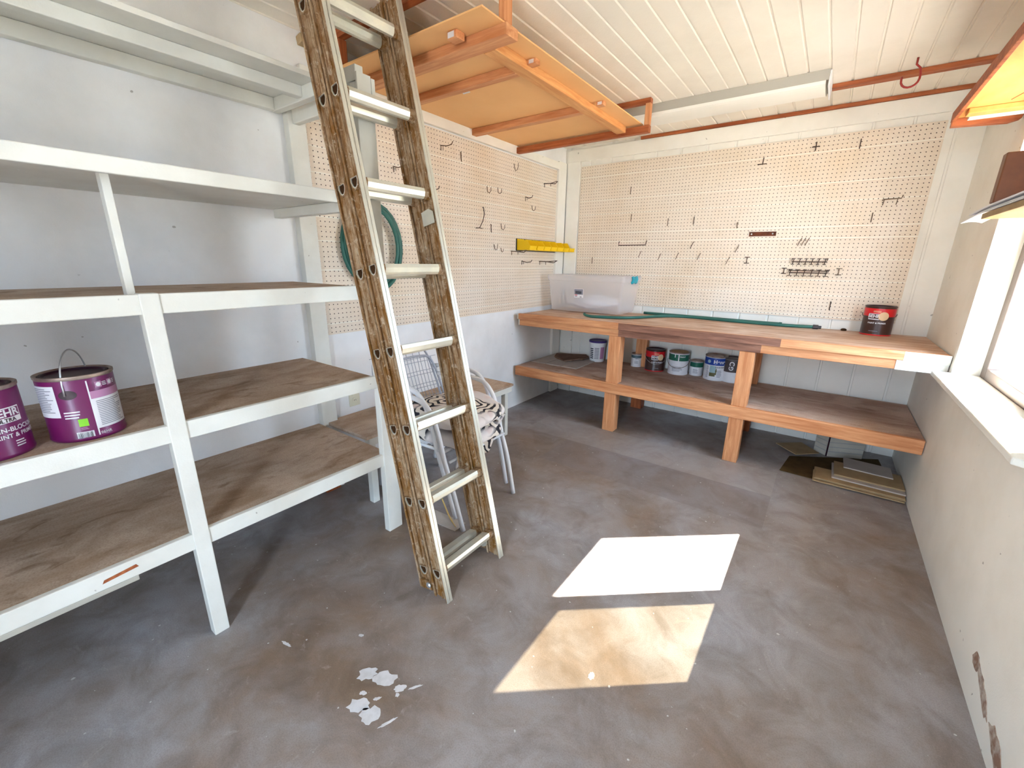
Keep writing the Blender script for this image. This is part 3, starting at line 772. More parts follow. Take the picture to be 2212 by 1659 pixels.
# ------------------------------------------------------------------ paint tins
CAMX, CAMY = 2.211, -3.863
def face(c): return math.atan2(CAMY - c[1], CAMX - c[0])
def cylpatch(c, r, a0, a1, z0, z1, parent, m, name, n=None):
    n = n or max(3, int(abs(a1-a0)/0.12)); mb = MB()
    mb.grid(lambda u, v: (c[0]+r*math.cos(a0+(a1-a0)*u), c[1]+r*math.sin(a0+(a1-a0)*u), c[2]+z0+(z1-z0)*v), n, 1)
    return mb.build(name, M[m], parent, smooth=True)
def cyldisc(c, r, a, z, rad, parent, m, name, ry=None):
    mb = MB(); cen = mb.bm.verts.new((c[0]+r*math.cos(a), c[1]+r*math.sin(a), c[2]+z)); ring = []
    for k in range(24):
        t = 2*PI*k/24; da = rad*math.cos(t)/r
        ring.append(mb.bm.verts.new((c[0]+r*math.cos(a+da), c[1]+r*math.sin(a+da), c[2]+z+(ry or rad)*math.sin(t))))
    for k in range(24): mb.bm.faces.new((cen, ring[k], ring[(k+1)%24]))
    return mb.build(name, M[m], parent, smooth=True)
def cyltext(c, r, a, z, body, size, parent, m, bold=0.0, rot=0.0):
    me = text_mesh(body, size, bold); mb = MB(); cr, sr = math.cos(rot), math.sin(rot)
    def fn(p):
        tx, ty = p.x*cr - p.y*sr, p.x*sr + p.y*cr
        ang = a + tx/r
        return (c[0]+r*math.cos(ang), c[1]+r*math.sin(ang), c[2]+z+ty)
    mb.mesh(me, fn); bpy.data.meshes.remove(me)
    return mb.build('lettering', M[m], parent)
def tin(name, lab, c, r, h, body, group, rim='tin', lidm='tin', neck=True):
    t = thing(name, lab, 'paint can', c, group)
    MB().lathe([(0, 0), (r*.97, 0), (r, .004), (r, .009), (r*.985, .012), (r*.985, h-.012), (r*.97, h-.008), (r*.97, h-.004)], c, 48).build('body', M[body], t, smooth='auto')
    MB().lathe([(r*.985, h-.010), (r*1.01, h-.006), (r*1.01, h), (r*.97, h+.001), (r*.90, h-.003), (r*.88, h-.010), (r*.985, h-.0105)], c, 48).build('rim', M[rim], t, smooth='auto')
    MB().lathe([(r*.885, h-.009), (r*.86, h-.002), (r*.80, h-.002), (r*.76, h-.007), (0, h-.007)], c, 48).build('lid', M[lidm], t, smooth='auto')
    return t
def bail(t, c, r, a, z, up, m='steel', lean=0.0, reach=None):
    """wire handle: ears at a +- 90 deg, loop tilted; up=True stands above the rim, else hangs on the front"""
    pts = []
    e = Vector((math.cos(a+PI/2), math.sin(a+PI/2), 0)); f = Vector((math.cos(a), math.sin(a), 0)); C = Vector((c[0], c[1], c[2]+z))
    for k in range(17):
        th = PI*k/16
        if up: p = C + e*(r+.004)*math.cos(th) + Vector((0,0,1))*(up*math.sin(th)) + f*(lean*math.sin(th))
        else:
            rr = r + .006 + .004*math.sin(th)
            x = math.cos(th); p = C + (e*x + f*math.sin(th)).normalized()*rr + Vector((0,0,-1))*(reach or .07)*math.sin(th)
        pts.append(p)
    MB().tube(pts, .0019, 6).build('bail_handle', M[m], t, smooth=True)
    for s in (1, -1):
        MB().lathe([(.008, 0), (.008, .003), (0, .005)], (0,0,0), 14).xform(Matrix.Translation(C + e*s*(r-.002)) @ e.to_track_quat('Z', 'Y').to_matrix().to_4x4() @ Matrix.Rotation(0 if s > 0 else PI, 4, 'X')).build('ear', M['steel'], t)

# purple tin showing its back label
c = (0.497, -3.655, 0.803); r = .083; a = face(c)
t = tin('paint_can', 'purple paint can with printed back label and raised wire handle on the middle left shelf', c, r, .188, 'purple', 'purple paint cans', 'tin', 'plum')
R = r*.985
def rows(c, R, a0, a1, z0, z1, n, parent, m, seed=1):
    rnd = random.Random(seed); mb = MB(); N = 5
    for k in range(n):
        z = z1 - (z1-z0)*(k+.5)/n; e = a0 + (a1-a0)*rnd.uniform(.65, 1.0); hh = (z1-z0)/n*.22
        for q in range(N):
            b0, b1 = a0+(e-a0)*q/N, a0+(e-a0)*(q+1)/N
            mb.bm.faces.new([mb.bm.verts.new((c[0]+R*math.cos(b), c[1]+R*math.sin(b), c[2]+z+s)) for b, s in ((b0,-hh),(b1,-hh),(b1,hh),(b0,hh))])
    mb.build('print_lines', M[m], parent)
lb = cylpatch(c, R+.0006, a+.24, a+1.35, .030, .118, t, 'label', 'label_panel')
rows(c, R+.0012, a+.34, a+1.25, .036, .112, 15, lb, 'greytext', 2)
st = cylpatch(c, R+.0006, a+.20, a+.24, .010, .172, t, 'label', 'label_stripe')
cylpatch(c, R+.0005, a+.24, a+1.35, .118, .140, t, 'lilac', 'label_band')
for q in (.42, .82):
    ic = cylpatch(c, R+.0008, a+q, a+q+.2, .148, .165, t, 'lilac', 'icon_frame'); cyldisc(c, R+.0014, a+q+.1, .1565, .006, ic, 'label', 'icon')
rows(c, R+.0009, a+.64, a+.80, .150, .163, 3, t, 'label', 5); rows(c, R+.0009, a+1.04, a+1.16, .150, .163, 3, t, 'label', 6)
lf = cylpatch(c, R+.0006, a-1.45, a-.62, .075, .165, t, 'label', 'label_panel')
rows(c, R+.0012, a-1.38, a-.70, .088, .160, 14, lf, 'greytext', 8)
rows(c, R+.0009, a-.52, a-.02, .068, .092, 3, t, 'label', 9)
lm = cylpatch(c, R+.0007, a-.22, a+.02, .044, .066, t, 'lime', 'eco_badge')
rows(c, R+.0009, a-.2, a+.0, .034, .042, 3, t, 'lilac', 11)
bc = cylpatch(c, R+.0007, a-.34, a+.1, .008, .028, t, 'label', 'barcode')
mb = MB(); rnd = random.Random(4)
for k in range(18):
    b = a-.31+.38*k/18; w = rnd.choice((.004, .008, .012))
    mb.bm.faces.new([mb.bm.verts.new((c[0]+(R+.0013)*math.cos(x), c[1]+(R+.0013)*math.sin(x), c[2]+z)) for x, z in ((b,.010),(b+w,.010),(b+w,.026),(b,.026))])
mb.build('barcode_lines', M['darktext'], bc)
cyltext(c, R+.0009, a+.42, .016, 'BEHR', .011, t, 'label')
cyldisc(c, R+.001, a-.30, .138, .019, t, 'plum', 'handle_ear', .013)
pts = []
ear = Vector((c[0]+(R+.003)*math.cos(a-.36), c[1]+(R+.003)*math.sin(a-.36), c[2]+.136)); ear2 = Vector((c[0]-(R+.003)*math.cos(a-.36), c[1]-(R+.003)*math.sin(a-.36), c[2]+.136))
for k in range(19):
    th = PI*k/18; p = ear.lerp(ear2, (1-math.cos(th))/2) + Vector((-.01, .0, 1)).normalized()*(.115*math.sin(th)**.8 if k not in (0, 18) else 0); pts.append(p)
MB().tube(pts, .0022, 8).build('bail_handle', M['steel'], t, smooth=True)

# purple tin at the picture edge, front label
c = (0.497, -3.848, 0.803); a = face(c) + .62
t = tin('paint_can', 'purple paint can with white brand lettering at the left edge of the middle shelf', c, r, .188, 'purple', 'purple paint cans', 'tin', 'plum')
lb = cylpatch(c, R+.0006, a-.52, a+.36, .092, .132, t, 'label', 'logo_frame'); cylpatch(c, R+.0011, a-.49, a+.33, .106, .129, lb, 'purple', 'logo_field')
cyltext(c, R+.0016, a-.08, .1175, 'BEHR', .0265, t, 'label', .0008)
cyltext(c, R+.0014, a-.08, .0985, 'ULTRA', .014, t, 'plum', .0003)
cyltext(c, R+.0010, a+.12, .074, 'STAIN-BLOCKING', .0165, t, 'label', .0003)
cyltext(c, R+.0010, a+.12, .057, 'PAINT & PRIMER', .0155, t, 'label', .0002)
rows(c, R+.001, a-.02, a+.32, .024, .044, 3, t, 'label', 3)

# red and brown tin on the workbench
def behr_red(c, lab, loc_h, hang, angle):
    a = face(c) + angle; r = .083; h = .19; R = r*.985
    t = tin('paint_can', lab, c, r, h, 'choc', 'red and brown paint cans', 'choc', 'plum')
    cylpatch(c, R+.0006, 0, 2*PI, .125, h-.014, t, 'red', 'label_band', 48)
    MB().lathe([(r*1.0, .0), (r*1.01, .002), (r*1.01, .007), (r*.99, .009)], c, 48).build('base_ring', M['red'], t, smooth='auto')
    fr = cylpatch(c, R+.0012, a-.62, a+.10, .104, .143, t, 'label', 'logo_frame'); cylpatch(c, R+.0018, a-.59, a+.07, .110, .140, fr, 'choc', 'logo_field')
    cyltext(c, R+.0024, a-.26, .126, 'BEHR', .027, t, 'label', .0008)
    cyldisc(c, R+.0028, a+.34, .128, .028, t, 'cream', 'paint_swatch')
    cyltext(c, R+.0012, a-.0, .082, 'PAINT & PRIMER', .0135, t, 'label', .0004)
    rows(c, R+.0012, a-.35, a+.15, .150, .163, 2, t, 'cream', 2); rows(c, R+.0012, a-.4, a+.4, .026, .034, 1, t, 'greytext', 3)
    return t, a, r
t, a, r_ = behr_red((2.512, -.115, .872), 'red and dark brown paint can standing at the right end of the workbench top', .19, False, -.05)
bail(t, (2.512, -.115, .872), .083, a+PI+.1, .140, None, 'wiredark', reach=.055)
c = (1.070, -.135, .400)
t, a, r_ = behr_red(c, 'red and dark brown paint can with wire handle on the workbench lower shelf', .2, True, .25)
bail(t, c, .083, a-.1, .140, None, 'steel', reach=.070)

# white tub with indigo lid
c = (.512, -.135, .400); a = face(c)
t = thing('plastic_tub', 'white plastic tub with indigo lid and printed label, first container on the workbench lower shelf', 'tub', c)
MB().lathe([(0, 0), (.066, 0), (.069, .004), (.078, .165), (.081, .166), (.081, .180), (.078, .181), (.078, .19)], c, 40).build('body', M['white'], t, smooth='auto')
MB().lathe([(.083, .185), (.084, .200), (.080, .203), (.074, .199), (0, .199)], c, 40).build('lid', M['indigo'], t, smooth='auto')
def conepatch(a0, a1, z0, z1, m, nm, par):
    mb = MB(); rr = lambda z: .0695 + (z-.004)/.161*.009 + .0006
    mb.grid(lambda u, v: (c[0]+rr(z0+(z1-z0)*v)*math.cos(a0+(a1-a0)*u), c[1]+rr(z0+(z1-z0)*v)*math.sin(a0+(a1-a0)*u), c[2]+z0+(z1-z0)*v), 6, 1); return mb.build(nm, M[m], par, smooth=True)
conepatch(a+.38, a+.95, .03, .145, 'lilac', 'label_picture', t)
for q in range(8): conepatch(a-.35, a+.22, .032+q*.014, .040+q*.014, 'greytext', 'print_line', t)
for q in range(6): conepatch(a-1.0, a-.5, .032+q*.018, .042+q*.018, 'darktext', 'print_line', t)
c = (.665, -.10, .400)
tag(MB().lathe([(0, 0), (.05, 0), (.052, .004), (.052, .165), (.048, .18), (.03, .19), (0, .19)], c, 32).build('black_bottle', M['black'], smooth='auto'),
    'black container mostly hidden between the white tub and the bench leg', 'container')

# small slate blue tin
c = (.893, -.10, .400); a = face(c); r = .050; R = r*.985
t = tin('paint_can', 'small white quart can with slate blue band, left of the red can under the workbench', c, r, .122, 'label', 'small quart cans', 'tin', 'tin')
cylpatch(c, R+.0006, 0, 2*PI, .082, .108, t, 'slate', 'label_band', 40); cyltext(c, R+.001, a, .075, 'SAMPLE', .011, t, 'darktext', .0003); rows(c, R+.001, a-.4, a+.4, .03, .06, 5, t, 'greytext', 3)
# green gallon tin with bail
c = (1.272, -.13, .400); a = face(c); r = .083; R = r*.985
t = tin('paint_can', 'white gallon can with dark green band, drips and wire handle on the lower bench shelf', c, r, .193, 'label', 'green banded paint cans', 'tin', 'card')
cylpatch(c, R+.0006, 0, 2*PI, .122, .176, t, 'green', 'label_band', 48)
cylpatch(c, R+.0012, a-.06, a+.03, .118, .180, t, 'label', 'paint_drip'); cylpatch(c, R+.0012, a-.42, a-.34, .150, .176, t, 'label', 'paint_drip')
rows(c, R+.001, a-.6, a+.6, .03, .075, 7, t, 'greytext', 3); cyltext(c, R+.0014, a+.38, .158, 'PAINT', .017, t, 'label', .0003)
bail(t, c, r, a-.1, .125, None, 'wire', reach=.062)
# small green tin
c = (1.412, -.085, .400); a = face(c); r = .052; R = r*.985
t = tin('paint_can', 'small white quart can with bright green band on the lower bench shelf', c, r, .128, 'label', 'small quart cans', 'tin', 'tin')
cylpatch(c, R+.0006, 0, 2*PI, .075, .115, t, 'green', 'label_band', 40); rows(c, R+.001, a-.5, a+.4, .02, .06, 5, t, 'greytext', 3)
# blue and white tin
c = (1.566, -.125, .400); a = face(c); r = .085; R = r*.985
t = tin('roof_coating_can', 'white gallon can with royal blue band and landscape picture on the lower bench shelf', c, r, .20, 'label', None, 'tin', 'tin')
cylpatch(c, R+.0006, 0, 2*PI, .128, .186, t, 'blue', 'label_band', 48)
cyltext(c, R+.0014, a+.42, .155, 'Henry', .042, t, 'label', .0012)
cyldisc(c, R+.0012, a-.62, .156, .014, t, 'skyprint', 'badge'); cyltext(c, R+.0014, a+.42, .112, 'SOLAR-FLEX', .0125, t, 'darktext', .0004)
pc = cylpatch(c, R+.0007, a-.48, a+.05, .036, .124, t, 'skyprint', 'picture'); cylpatch(c, R+.0012, a-.48, a+.05, .036, .066, pc, 'olive', 'picture_ground')
mb = MB()
for z0, z1, w in ((.050, .075, .05), (.075, .092, .07), (.093, .103, .04)):
    mb.bm.faces.new([mb.bm.verts.new((c[0]+(R+.0018)*math.cos(x), c[1]+(R+.0018)*math.sin(x), c[2]+z)) for x, z in ((a+.1-w,z0),(a+.1+w,z0),(a+.1+w,z1),(a+.1-w,z1))])
mb.build('picture_figure', M['olive'], t)
rows(c, R+.001, a+.2, a+.7, .03, .09, 6, t, 'greytext', 3); rows(c, R+.001, a-.85, a-.55, .02, .12, 12, t, 'greytext', 4)
# charcoal tin
c = (1.692, -.115, .400); a = face(c); r = .075; R = r*.985
t = tin('paint_can', 'charcoal and white can with round white print, half hidden behind the right bench leg', c, r, .195, 'label', None, 'charcoal', 'charcoal')
cylpatch(c, R+.0006, 0, 2*PI, .085, .184, t, 'charcoal', 'label_band', 48)
cyltext(c, R+.0014, a-.12, .155, 'C', .050, t, 'label', .001, -PI/2); cyltext(c, R+.0014, a-.12, .116, 'G', .046, t, 'label', .001, PI/2)

# ------------------------------------------------------------------ boards on the lower bench shelf
for k, (xa, xb, w) in enumerate(((.01, .165, 'leftmost'), (.172, .325, 'middle'), (.332, .487, 'rightmost'))):
    tag(B(xa+.035, xb+.035, -.575, -.045, .400, .408).build('flat_board', M['tile'], bevel=.001), '%s of three pale flat boards on the lower bench shelf' % w, 'board', 'flat boards on the lower bench shelf')
mb = MB(); rnd = random.Random(2)
poly = [(.17,-.10),(.10,-.20),(.14,-.31),(.22,-.36),(.30,-.40),(.37,-.36),(.40,-.29),(.43,-.27),(.43,-.14),(.36,-.06),(.26,-.05)]
mb.prism(poly, lambda u, v, d: (u, v, d + .01*math.sin(u*20)), .409, .421)
tag(mb.build('broken_fibreboard', M['barkboard']), 'ragged piece of brown fibreboard lying on the pale flat boards', 'board')

# ------------------------------------------------------------------ things on the floor under the bench
t = thing('carton', 'white carton printed with a grid, under the right end of the workbench', 'box', (2.49, -.2, 0))
mb = MB(); mb.prism([(2.325,-.21),(2.405,-.285),(2.605,-.20),(2.52,-.10)], lambda u, v, d: (u, v, d), .002, .185); mb.build('carton_body', M['crate'], t)
mb = MB()
def lineseg(p, q, z): mb.hexa([(p[0],p[1],z-.0012),(q[0],q[1],z-.0012),(q[0],q[1]+.001,z-.0012),(p[0],p[1]+.001,z-.0012)],[(p[0],p[1],z+.0012),(q[0],q[1],z+.0012),(q[0],q[1]+.001,z+.0012),(p[0],p[1]+.001,z+.0012)])
for z in (.04, .075, .11, .145): lineseg((2.406,-.2865), (2.604,-.2022), z); lineseg((2.324,-.2125), (2.404,-.2868), z)
mb.build('grid_lines', M['greytext'], t)
mb = MB(); mb.hexa([(2.396,-.279,.002),(2.403,-.2872,.002),(2.405,-.2862,.002),(2.399,-.277,.002)],[(2.396,-.279,.185),(2.403,-.2872,.185),(2.405,-.2862,.185),(2.399,-.277,.185)]); mb.build('corner_tape', M['plum'], t)
mb = MB(); mb.prism([(2.09,-.29),(2.225,-.43),(2.36,-.295),(2.245,-.15)], lambda u, v, d: (u, v, d + .05*(2.4-u)*.3), .012, .017)
tag(mb.build('cardboard_sheet', M['card']), 'tan cardboard sheet on the floor left of the carton under the workbench', 'cardboard')
mb = MB(); mb.prism([(2.155,-.745),(2.19,-.455),(2.70,-.13),(2.74,-.60),(2.50,-.72),(2.34,-.755)], lambda u, v, d: (u, v, d), .001, .006)
tag(mb.build('felt_sheet', M['brownmat']), 'dark brown sheet spread flat on the floor under the workbench', 'sheet')
stk = [(2.335,2.775,-.795,-.62,.007,.015,'bottom board'),(2.34,2.78,-.79,-.60,.0155,.023,'second board from the bottom'),(2.345,2.775,-.785,-.60,.0235,.031,'third board from the bottom'),
       (2.43,2.78,-.75,-.50,.0315,.040,'third board from the top'),(2.44,2.78,-.70,-.47,.0405,.050,'second board from the top'),(2.49,2.735,-.58,-.40,.0505,.058,'short top board')]
for xa, xb, ya, yb_, za, zb, w in stk:
    k = stk.index((xa, xb, ya, yb_, za, zb, w)); s = .018*(k % 2)
    mb = MB(); mb.prism([(xa, ya+s), (xb, ya-.0+s*.3), (xb, yb_), (xa, yb_+s)], lambda u, v, d: (u, v, d), za, zb)
    tag(mb.build('thin_board', M['tile'] if k in (3, 5) else M['card'], bevel=.001), '%s in the floor stack of thin panels by the right wall' % w, 'board', 'stacked thin panels')

# ------------------------------------------------------------------ hanging loft platform
def loft():
    t = thing('hanging_loft', 'orange wooden storage platform hanging from the ceiling at the left, near the corner', 'loft shelf', (0.5, -1.6, 2.15))
    zt = 2.19
    B(0.02, 1.03, -2.455, -0.80, zt, zt+.006).build('platform_panel', M['hardboard'], t)
    B(0.01, 1.045, -2.33, -2.25, 2.150, zt-.0005).build('near_bar', M['orangeX'], t, bevel=.003)
    B(1.008, 1.034, -2.33, -2.275, zt+.0065, H-.0005).build('near_post', M['orangeZ'], t, bevel=.003)
    B(0.10, 0.18, -2.47, -2.43, zt+.0065, H-.037).build('near_post', M['redZ'], t, bevel=.003)
    B(0.02, 1.0, -2.475, -2.435, H-.036, H-.0005).build('ceiling_beam', M['redX'], t, bevel=.003)
    B(0.005, 1.085, -0.845, -0.805, 2.135, 2.178).build('far_bar', M['redX'], t, bevel=.003)
    B(1.05, 1.083, -0.845, -0.806, 2.1785, H-.03).build('far_post', M['orangeZ'], t, bevel=.003)
    B(0.75, 1.083, -0.846, -0.806, H-.030, H-.0005).build('far_top_bar', M['redX'], t, bevel=.003)
    B(0.865, 0.93, -2.249, -0.846, 2.150, zt-.0005).build('stringer', M['orangeY'], t, bevel=.003)
    B(0.005, 0.864, -2.02, -1.975, 2.150, zt-.0005).build('cross_brace', M['orangeX'], t, bevel=.003)
    B(0.005, 0.864, -1.375, -1.325, 2.150, zt-.0005).build('cross_brace', M['orangeX'], t, bevel=.003)
    for x, y in ((0.90, -2.00), (0.93, -1.35)):
        bl = B(x+.031, x+.075, y-.02, y+.02, zt-.022, zt-.0005).build('cleat_block', M['orangeX'], t, bevel=.002)
        B(x+.04, x+.066, y-.0208, y-.0202, zt-.019, zt-.004).build('paper_tag', M['label'], bl)
    bl = B(0.80, 0.855, -2.40, -2.352, zt-.030, zt-.0005).build('cleat_block', M['orangeX'], t, bevel=.004)
    B(0.806, 0.84, -2.4008, -2.4002, zt-.025, zt-.005).build('paper_tag', M['label'], bl)
    MB().hexa([(.42,-1.90,zt-.0012),(.47,-1.90,zt-.0012),(.46,-1.875,zt-.0012),(.41,-1.875,zt-.0012)],[(.42,-1.90,zt-.0002),(.47,-1.90,zt-.0002),(.46,-1.875,zt-.0002),(.41,-1.875,zt-.0002)]).build('paper_tag', M['label'], t)
loft()

# ------------------------------------------------------------------ ceiling light, hook
t = thing('ceiling_light', 'long unlit fluorescent strip light with white cover on the ceiling near the back wall', 'ceiling light', (1.42, -.58, H-.06))
mb = MB(); mb.prism([(-.715, H-.0005), (-.70, H-.048), (-.46, H-.048), (-.445, H-.0005)], lambda u, v, d: (d, u, v), .79, 2.012); mb.build('housing', M['fixture'], t)
mb = MB(); prof = [(-.70, -.0485)] + [(-.58 - .115*math.cos(PI*k/10), -.056 - .022*math.sin(PI*k/10)) for k in range(11)] + [(-.46, -.0485)]
mb.prism([(u, H+v) for u, v in prof], lambda u, v, d: (d, u, v), .80, 2.0); mb.build('diffuser', M['lens'], t)
B(.78, .7895, -.705, -.455, H-.082, H-.002).build('end_cap', M['white'], t, bevel=.002); B(2.0125, 2.020, -.705, -.455, H-.082, H-.002).build('end_cap', M['white'], t, bevel=.002)
mb = MB(); cx, cy = 2.372, -.619
pts = [(cx, cy, H-.0005), (cx, cy, H-.03), (cx+.018, cy-.004, H-.05), (cx+.024, cy-.004, H-.08)]
for k in range(9):
    a = -.1 - PI*1.0*k/8; pts.append((cx-.012+.036*math.cos(a), cy-.004, H-.095+.036*math.sin(a)))
pts.append((cx-.048, cy-.004, H-.078))
mb.tube(pts, .0048, 8)
tag(mb.build('ceiling_hook', M['redvinyl'], smooth=True), 'red vinyl coated screw hook in the ceiling right of the strip light', 'hook')

# ------------------------------------------------------------------ right overhead shelf and the little shelf by the window
t = thing('overhead_shelf', 'varnished plywood overhead shelf above the window on the right wall', 'shelf', (2.66, -1.5, 1.995))
B(2.560, XR-.0005, -2.35, -.735, 1.995, 2.012).build('shelf_board', M['plyorange'], t)
B(2.545, 2.5595, -2.35, -.735, 1.985, 2.030).build('front_lip', M['redX'], t, bevel=.002)
mb = MB(); mb.prism([(2.547, 1.962), (2.740, 1.952), (2.775, 1.962), (2.784, 1.9945), (2.560, 1.9945), (2.547, 1.984)], lambda u, v, d: (u, d, v), -.775, -.735); mb.build('end_board', M['redX'], t, bevel=.002)
B(2.575, XR-.0005, -.935, -.87, 1.972, 1.9945).build('cleat', M['plyorange'], t, bevel=.003)
B(2.590, XR-.0005, -.868, -.83, 1.966, 1.9945).build('cleat', M['shelfpaint'], t, bevel=.002)
mb = MB(); mb.hexa([(2.69,-.98,1.9935),(2.693,-.98,1.9935),(2.76,-1.3,1.9935),(2.757,-1.3,1.9935)],[(2.69,-.98,1.9949),(2.693,-.98,1.9949),(2.76,-1.3,1.9949),(2.757,-1.3,1.9949)]); mb.build('seam', M['redX'], t)

t = thing('small_shelf', 'small plywood shelf in front of the upper window at the right', 'shelf', (2.69, -2.0, 1.476))
B(2.60, XR-.0005, -2.35, -1.61, 1.476, 1.493).build('shelf_board', M['plyorange'], t, bevel=.001)
B(2.598, 2.5998, -2.35, -1.61, 1.476, 1.4935).build('raw_edge', M['card'], t)
B(2.62, XR-.0005, -2.30, -2.27, 1.40, 1.4755).build('bracket', M['shelfpaint'], t, bevel=.002)
slat = [('lowest', -1.30, 1.4935, -.004), ('middle', -1.34, 1.503, .006), ('uppermost', -1.40, 1.5125, -.002)]
for nm, ye, zz, dx in slat:
    mb = MB(); mb.grid(lambda u, v: (2.600+dx+.062*v, -2.2+(ye+2.2)*u, zz+.006*math.sin(PI*v)+.0062-.016*max(0, u-.68)**1.5*4), 20, 6)
    tag(mb.build('blind_slat', M['white'], smooth=True, solid=.004), '%s of the white blind slats lying on the small shelf by the window' % nm, 'slat', 'white blind slats on the small shelf')
tag(MB().hexa([(2.605,-1.66,1.525),(2.775,-1.67,1.525),(2.775,-1.625,1.525),(2.605,-1.615,1.525)], [(2.605,-1.66,1.678),(2.775,-1.67,1.678),(2.775,-1.625,1.678),(2.605,-1.615,1.678)]).build('brown_panel', M['darkpanel'], bevel=.003),
    'dark brown box panel standing on the small shelf by the window', 'panel')

# ------------------------------------------------------------------ ladder (local frame: x out of the rungs' front, y across, z along the rails)
def ladder():
    t = thing('extension_ladder', 'tall grimy aluminium extension ladder leaning on the white shelving', 'ladder', (1.207, -2.714, 0.0))
    th = math.radians(-12.75)
    t.rotation_euler = (0, th, 0)
    L = 2.37; hw = 0.168; w = 0.074
    def section(prefix, xo, z0, z1, ph):
        for s in (-1, 1):
            y = s*hw; mb = MB()
            mb.box(xo-w, xo, y-.0016, y+.0016, z0, z1)
            for xx in (xo-w*.5,):     # raised rib of the web
                mb.box(xx-.003, xx+.003, y-.005, y+.005, z0, z1)
            mb.box(xo-w, xo-w+.004, y-.013, y+.013, z0, z1)
            mb.box(xo-w+.004, xo-w+.009, y-.013, y-.009, z0, z1); mb.box(xo-.009, xo-.004, y-.013, y-.009, z0, z1)
            rl = mb.build(prefix + '_rail', M['ladder'], t, local=True)
            B(xo-.004, xo, y-.014, y+.014, z0, z1).build('rail_edge', M['alu'] if prefix == 'base' else M['ladder'], rl, local=True)
        k = 0
        while .125 + .3*k < z1 - .05:
            z = .125 + .3*k + ph; k += 1
            if z < z0 + .02: continue
            x = xo - w/2; R = .0185; out = []
            outer = [(x-R, z+.010), (x+R, z+.010), (x+R+.002, z-.004), (x+R*.72, z-.020), (x+R*.28, z-.027), (x-R*.28, z-.027), (x-R*.72, z-.020), (x-R-.002, z-.004)]
            inner = [(x+(u-x)*.84, z+(v-z)*.84) for u, v in outer]
            mb = MB()
            A = [[mb.bm.verts.new((u, yy, v)) for u, v in o] for o, yy in ((outer,-hw-.009),(outer,hw+.009),(inner,-hw-.009),(inner,hw+.009))]
            m_ = len(outer)
            for q in range(m_):
                q2 = (q+1) % m_
                mb.bm.faces.new((A[0][q], A[1][q], A[1][q2], A[0][q2])); mb.bm.faces.new((A[2][q2], A[3][q2], A[3][q], A[2][q]))
                mb.bm.faces.new((A[0][q2], A[2][q2], A[2][q], A[0][q])); mb.bm.faces.new((A[1][q], A[3][q], A[3][q2], A[1][q2]))
            rg = mb.build('rung', M['alu'], t, local=True)
            for yy in (-hw-.0052, hw+.0052):
                mb = MB(); mb.bm.faces.new([mb.bm.verts.new((u, yy, v)) for u, v in inner])
                mb.build('rung_end_shade', M['plum2'], rg, local=True)  # dark face paints the shade inside the hollow rung
            for yy in (-hw, hw):
                s_ = 1 if yy > 0 else -1; mb = MB()
                P = [[mb.bm.verts.new((x+(u-x)*k_, q, z+(v-z)*k_)) for u, v in outer] for k_, q in ((1.0, yy+s_*.0095), (1.18, yy+s_*.0095), (1.22, yy+s_*.0016))]
                for A_, B_ in zip(P, P[1:]):
                    for q in range(m_): mb.bm.faces.new((A_[q], A_[(q+1) % m_], B_[(q+1) % m_], B_[q]))
                mb.build('rung_socket', M['ladder'], rg, local=True)
            for s in (-1, 1):   # dark swaged collar round each rung end
                yy = s*(hw-.003); mb = MB()
                col_o = [(x+(u-x)*1.22, z+(v-z)*1.22) for u, v in outer]; y1 = s*(hw-.034)
                P = [[mb.bm.verts.new((u, q, v)) for u, v in o] for o, q in ((col_o, yy), (outer, y1))]
                for q in range(m_):
                    q2 = (q+1) % m_; mb.bm.faces.new((P[0][q], P[1][q], P[1][q2], P[0][q2]))
                mb.build('rung_collar', M['ladder'], rg, local=True)
    section('base', 0.0, 0.0, L-.02, 0.0)
    section('fly', -.080, .036, L, 0.0)
    for s in (-1, 1):
        B(-.155, -.082, s*hw-.016, s*hw+.016, .036, .075).build('foot_bracket', M['ladder'], t, local=True, bevel=.004)
        MB().lathe([(0,.0),(.011,.0),(.013,.006),(.008,.010),(0,.010)], (0,0,0), 16).xform(Matrix.Translation((-.09, s*hw-.015, .062)) @ Matrix.Rotation(PI/2, 4, 'X')).build('bolt', M['steel'], t, local=True)
    MB().lathe([(.010,0),(.026,.0),(.028,.006),(.026,.012),(.010,.012),(.0,.010)], (0,0,0), 24).xform(Matrix.Translation((-.085, hw-.012, .075)) @ Matrix.Rotation(PI/2, 4, 'X')).build('pulley', M['alu'], t, local=True)
    # bent clips: torn bracket high on the near rail, guide bracket on the far rail
    B(-.180, -.150, -hw-.020, -hw+.008, 2.12, 2.148).build('bent_clip', M['card'], t, local=True, bevel=.003)
    mb = MB(); mb.prism([(-.075,1.50),(-.010,1.50),(-.010,1.545),(-.03,1.56),(-.075,1.555)], lambda u, v, d: (u, d, v), hw-.022, hw-.018); mb.build('guide_bracket', M['alu'], t, local=True)
ladder()

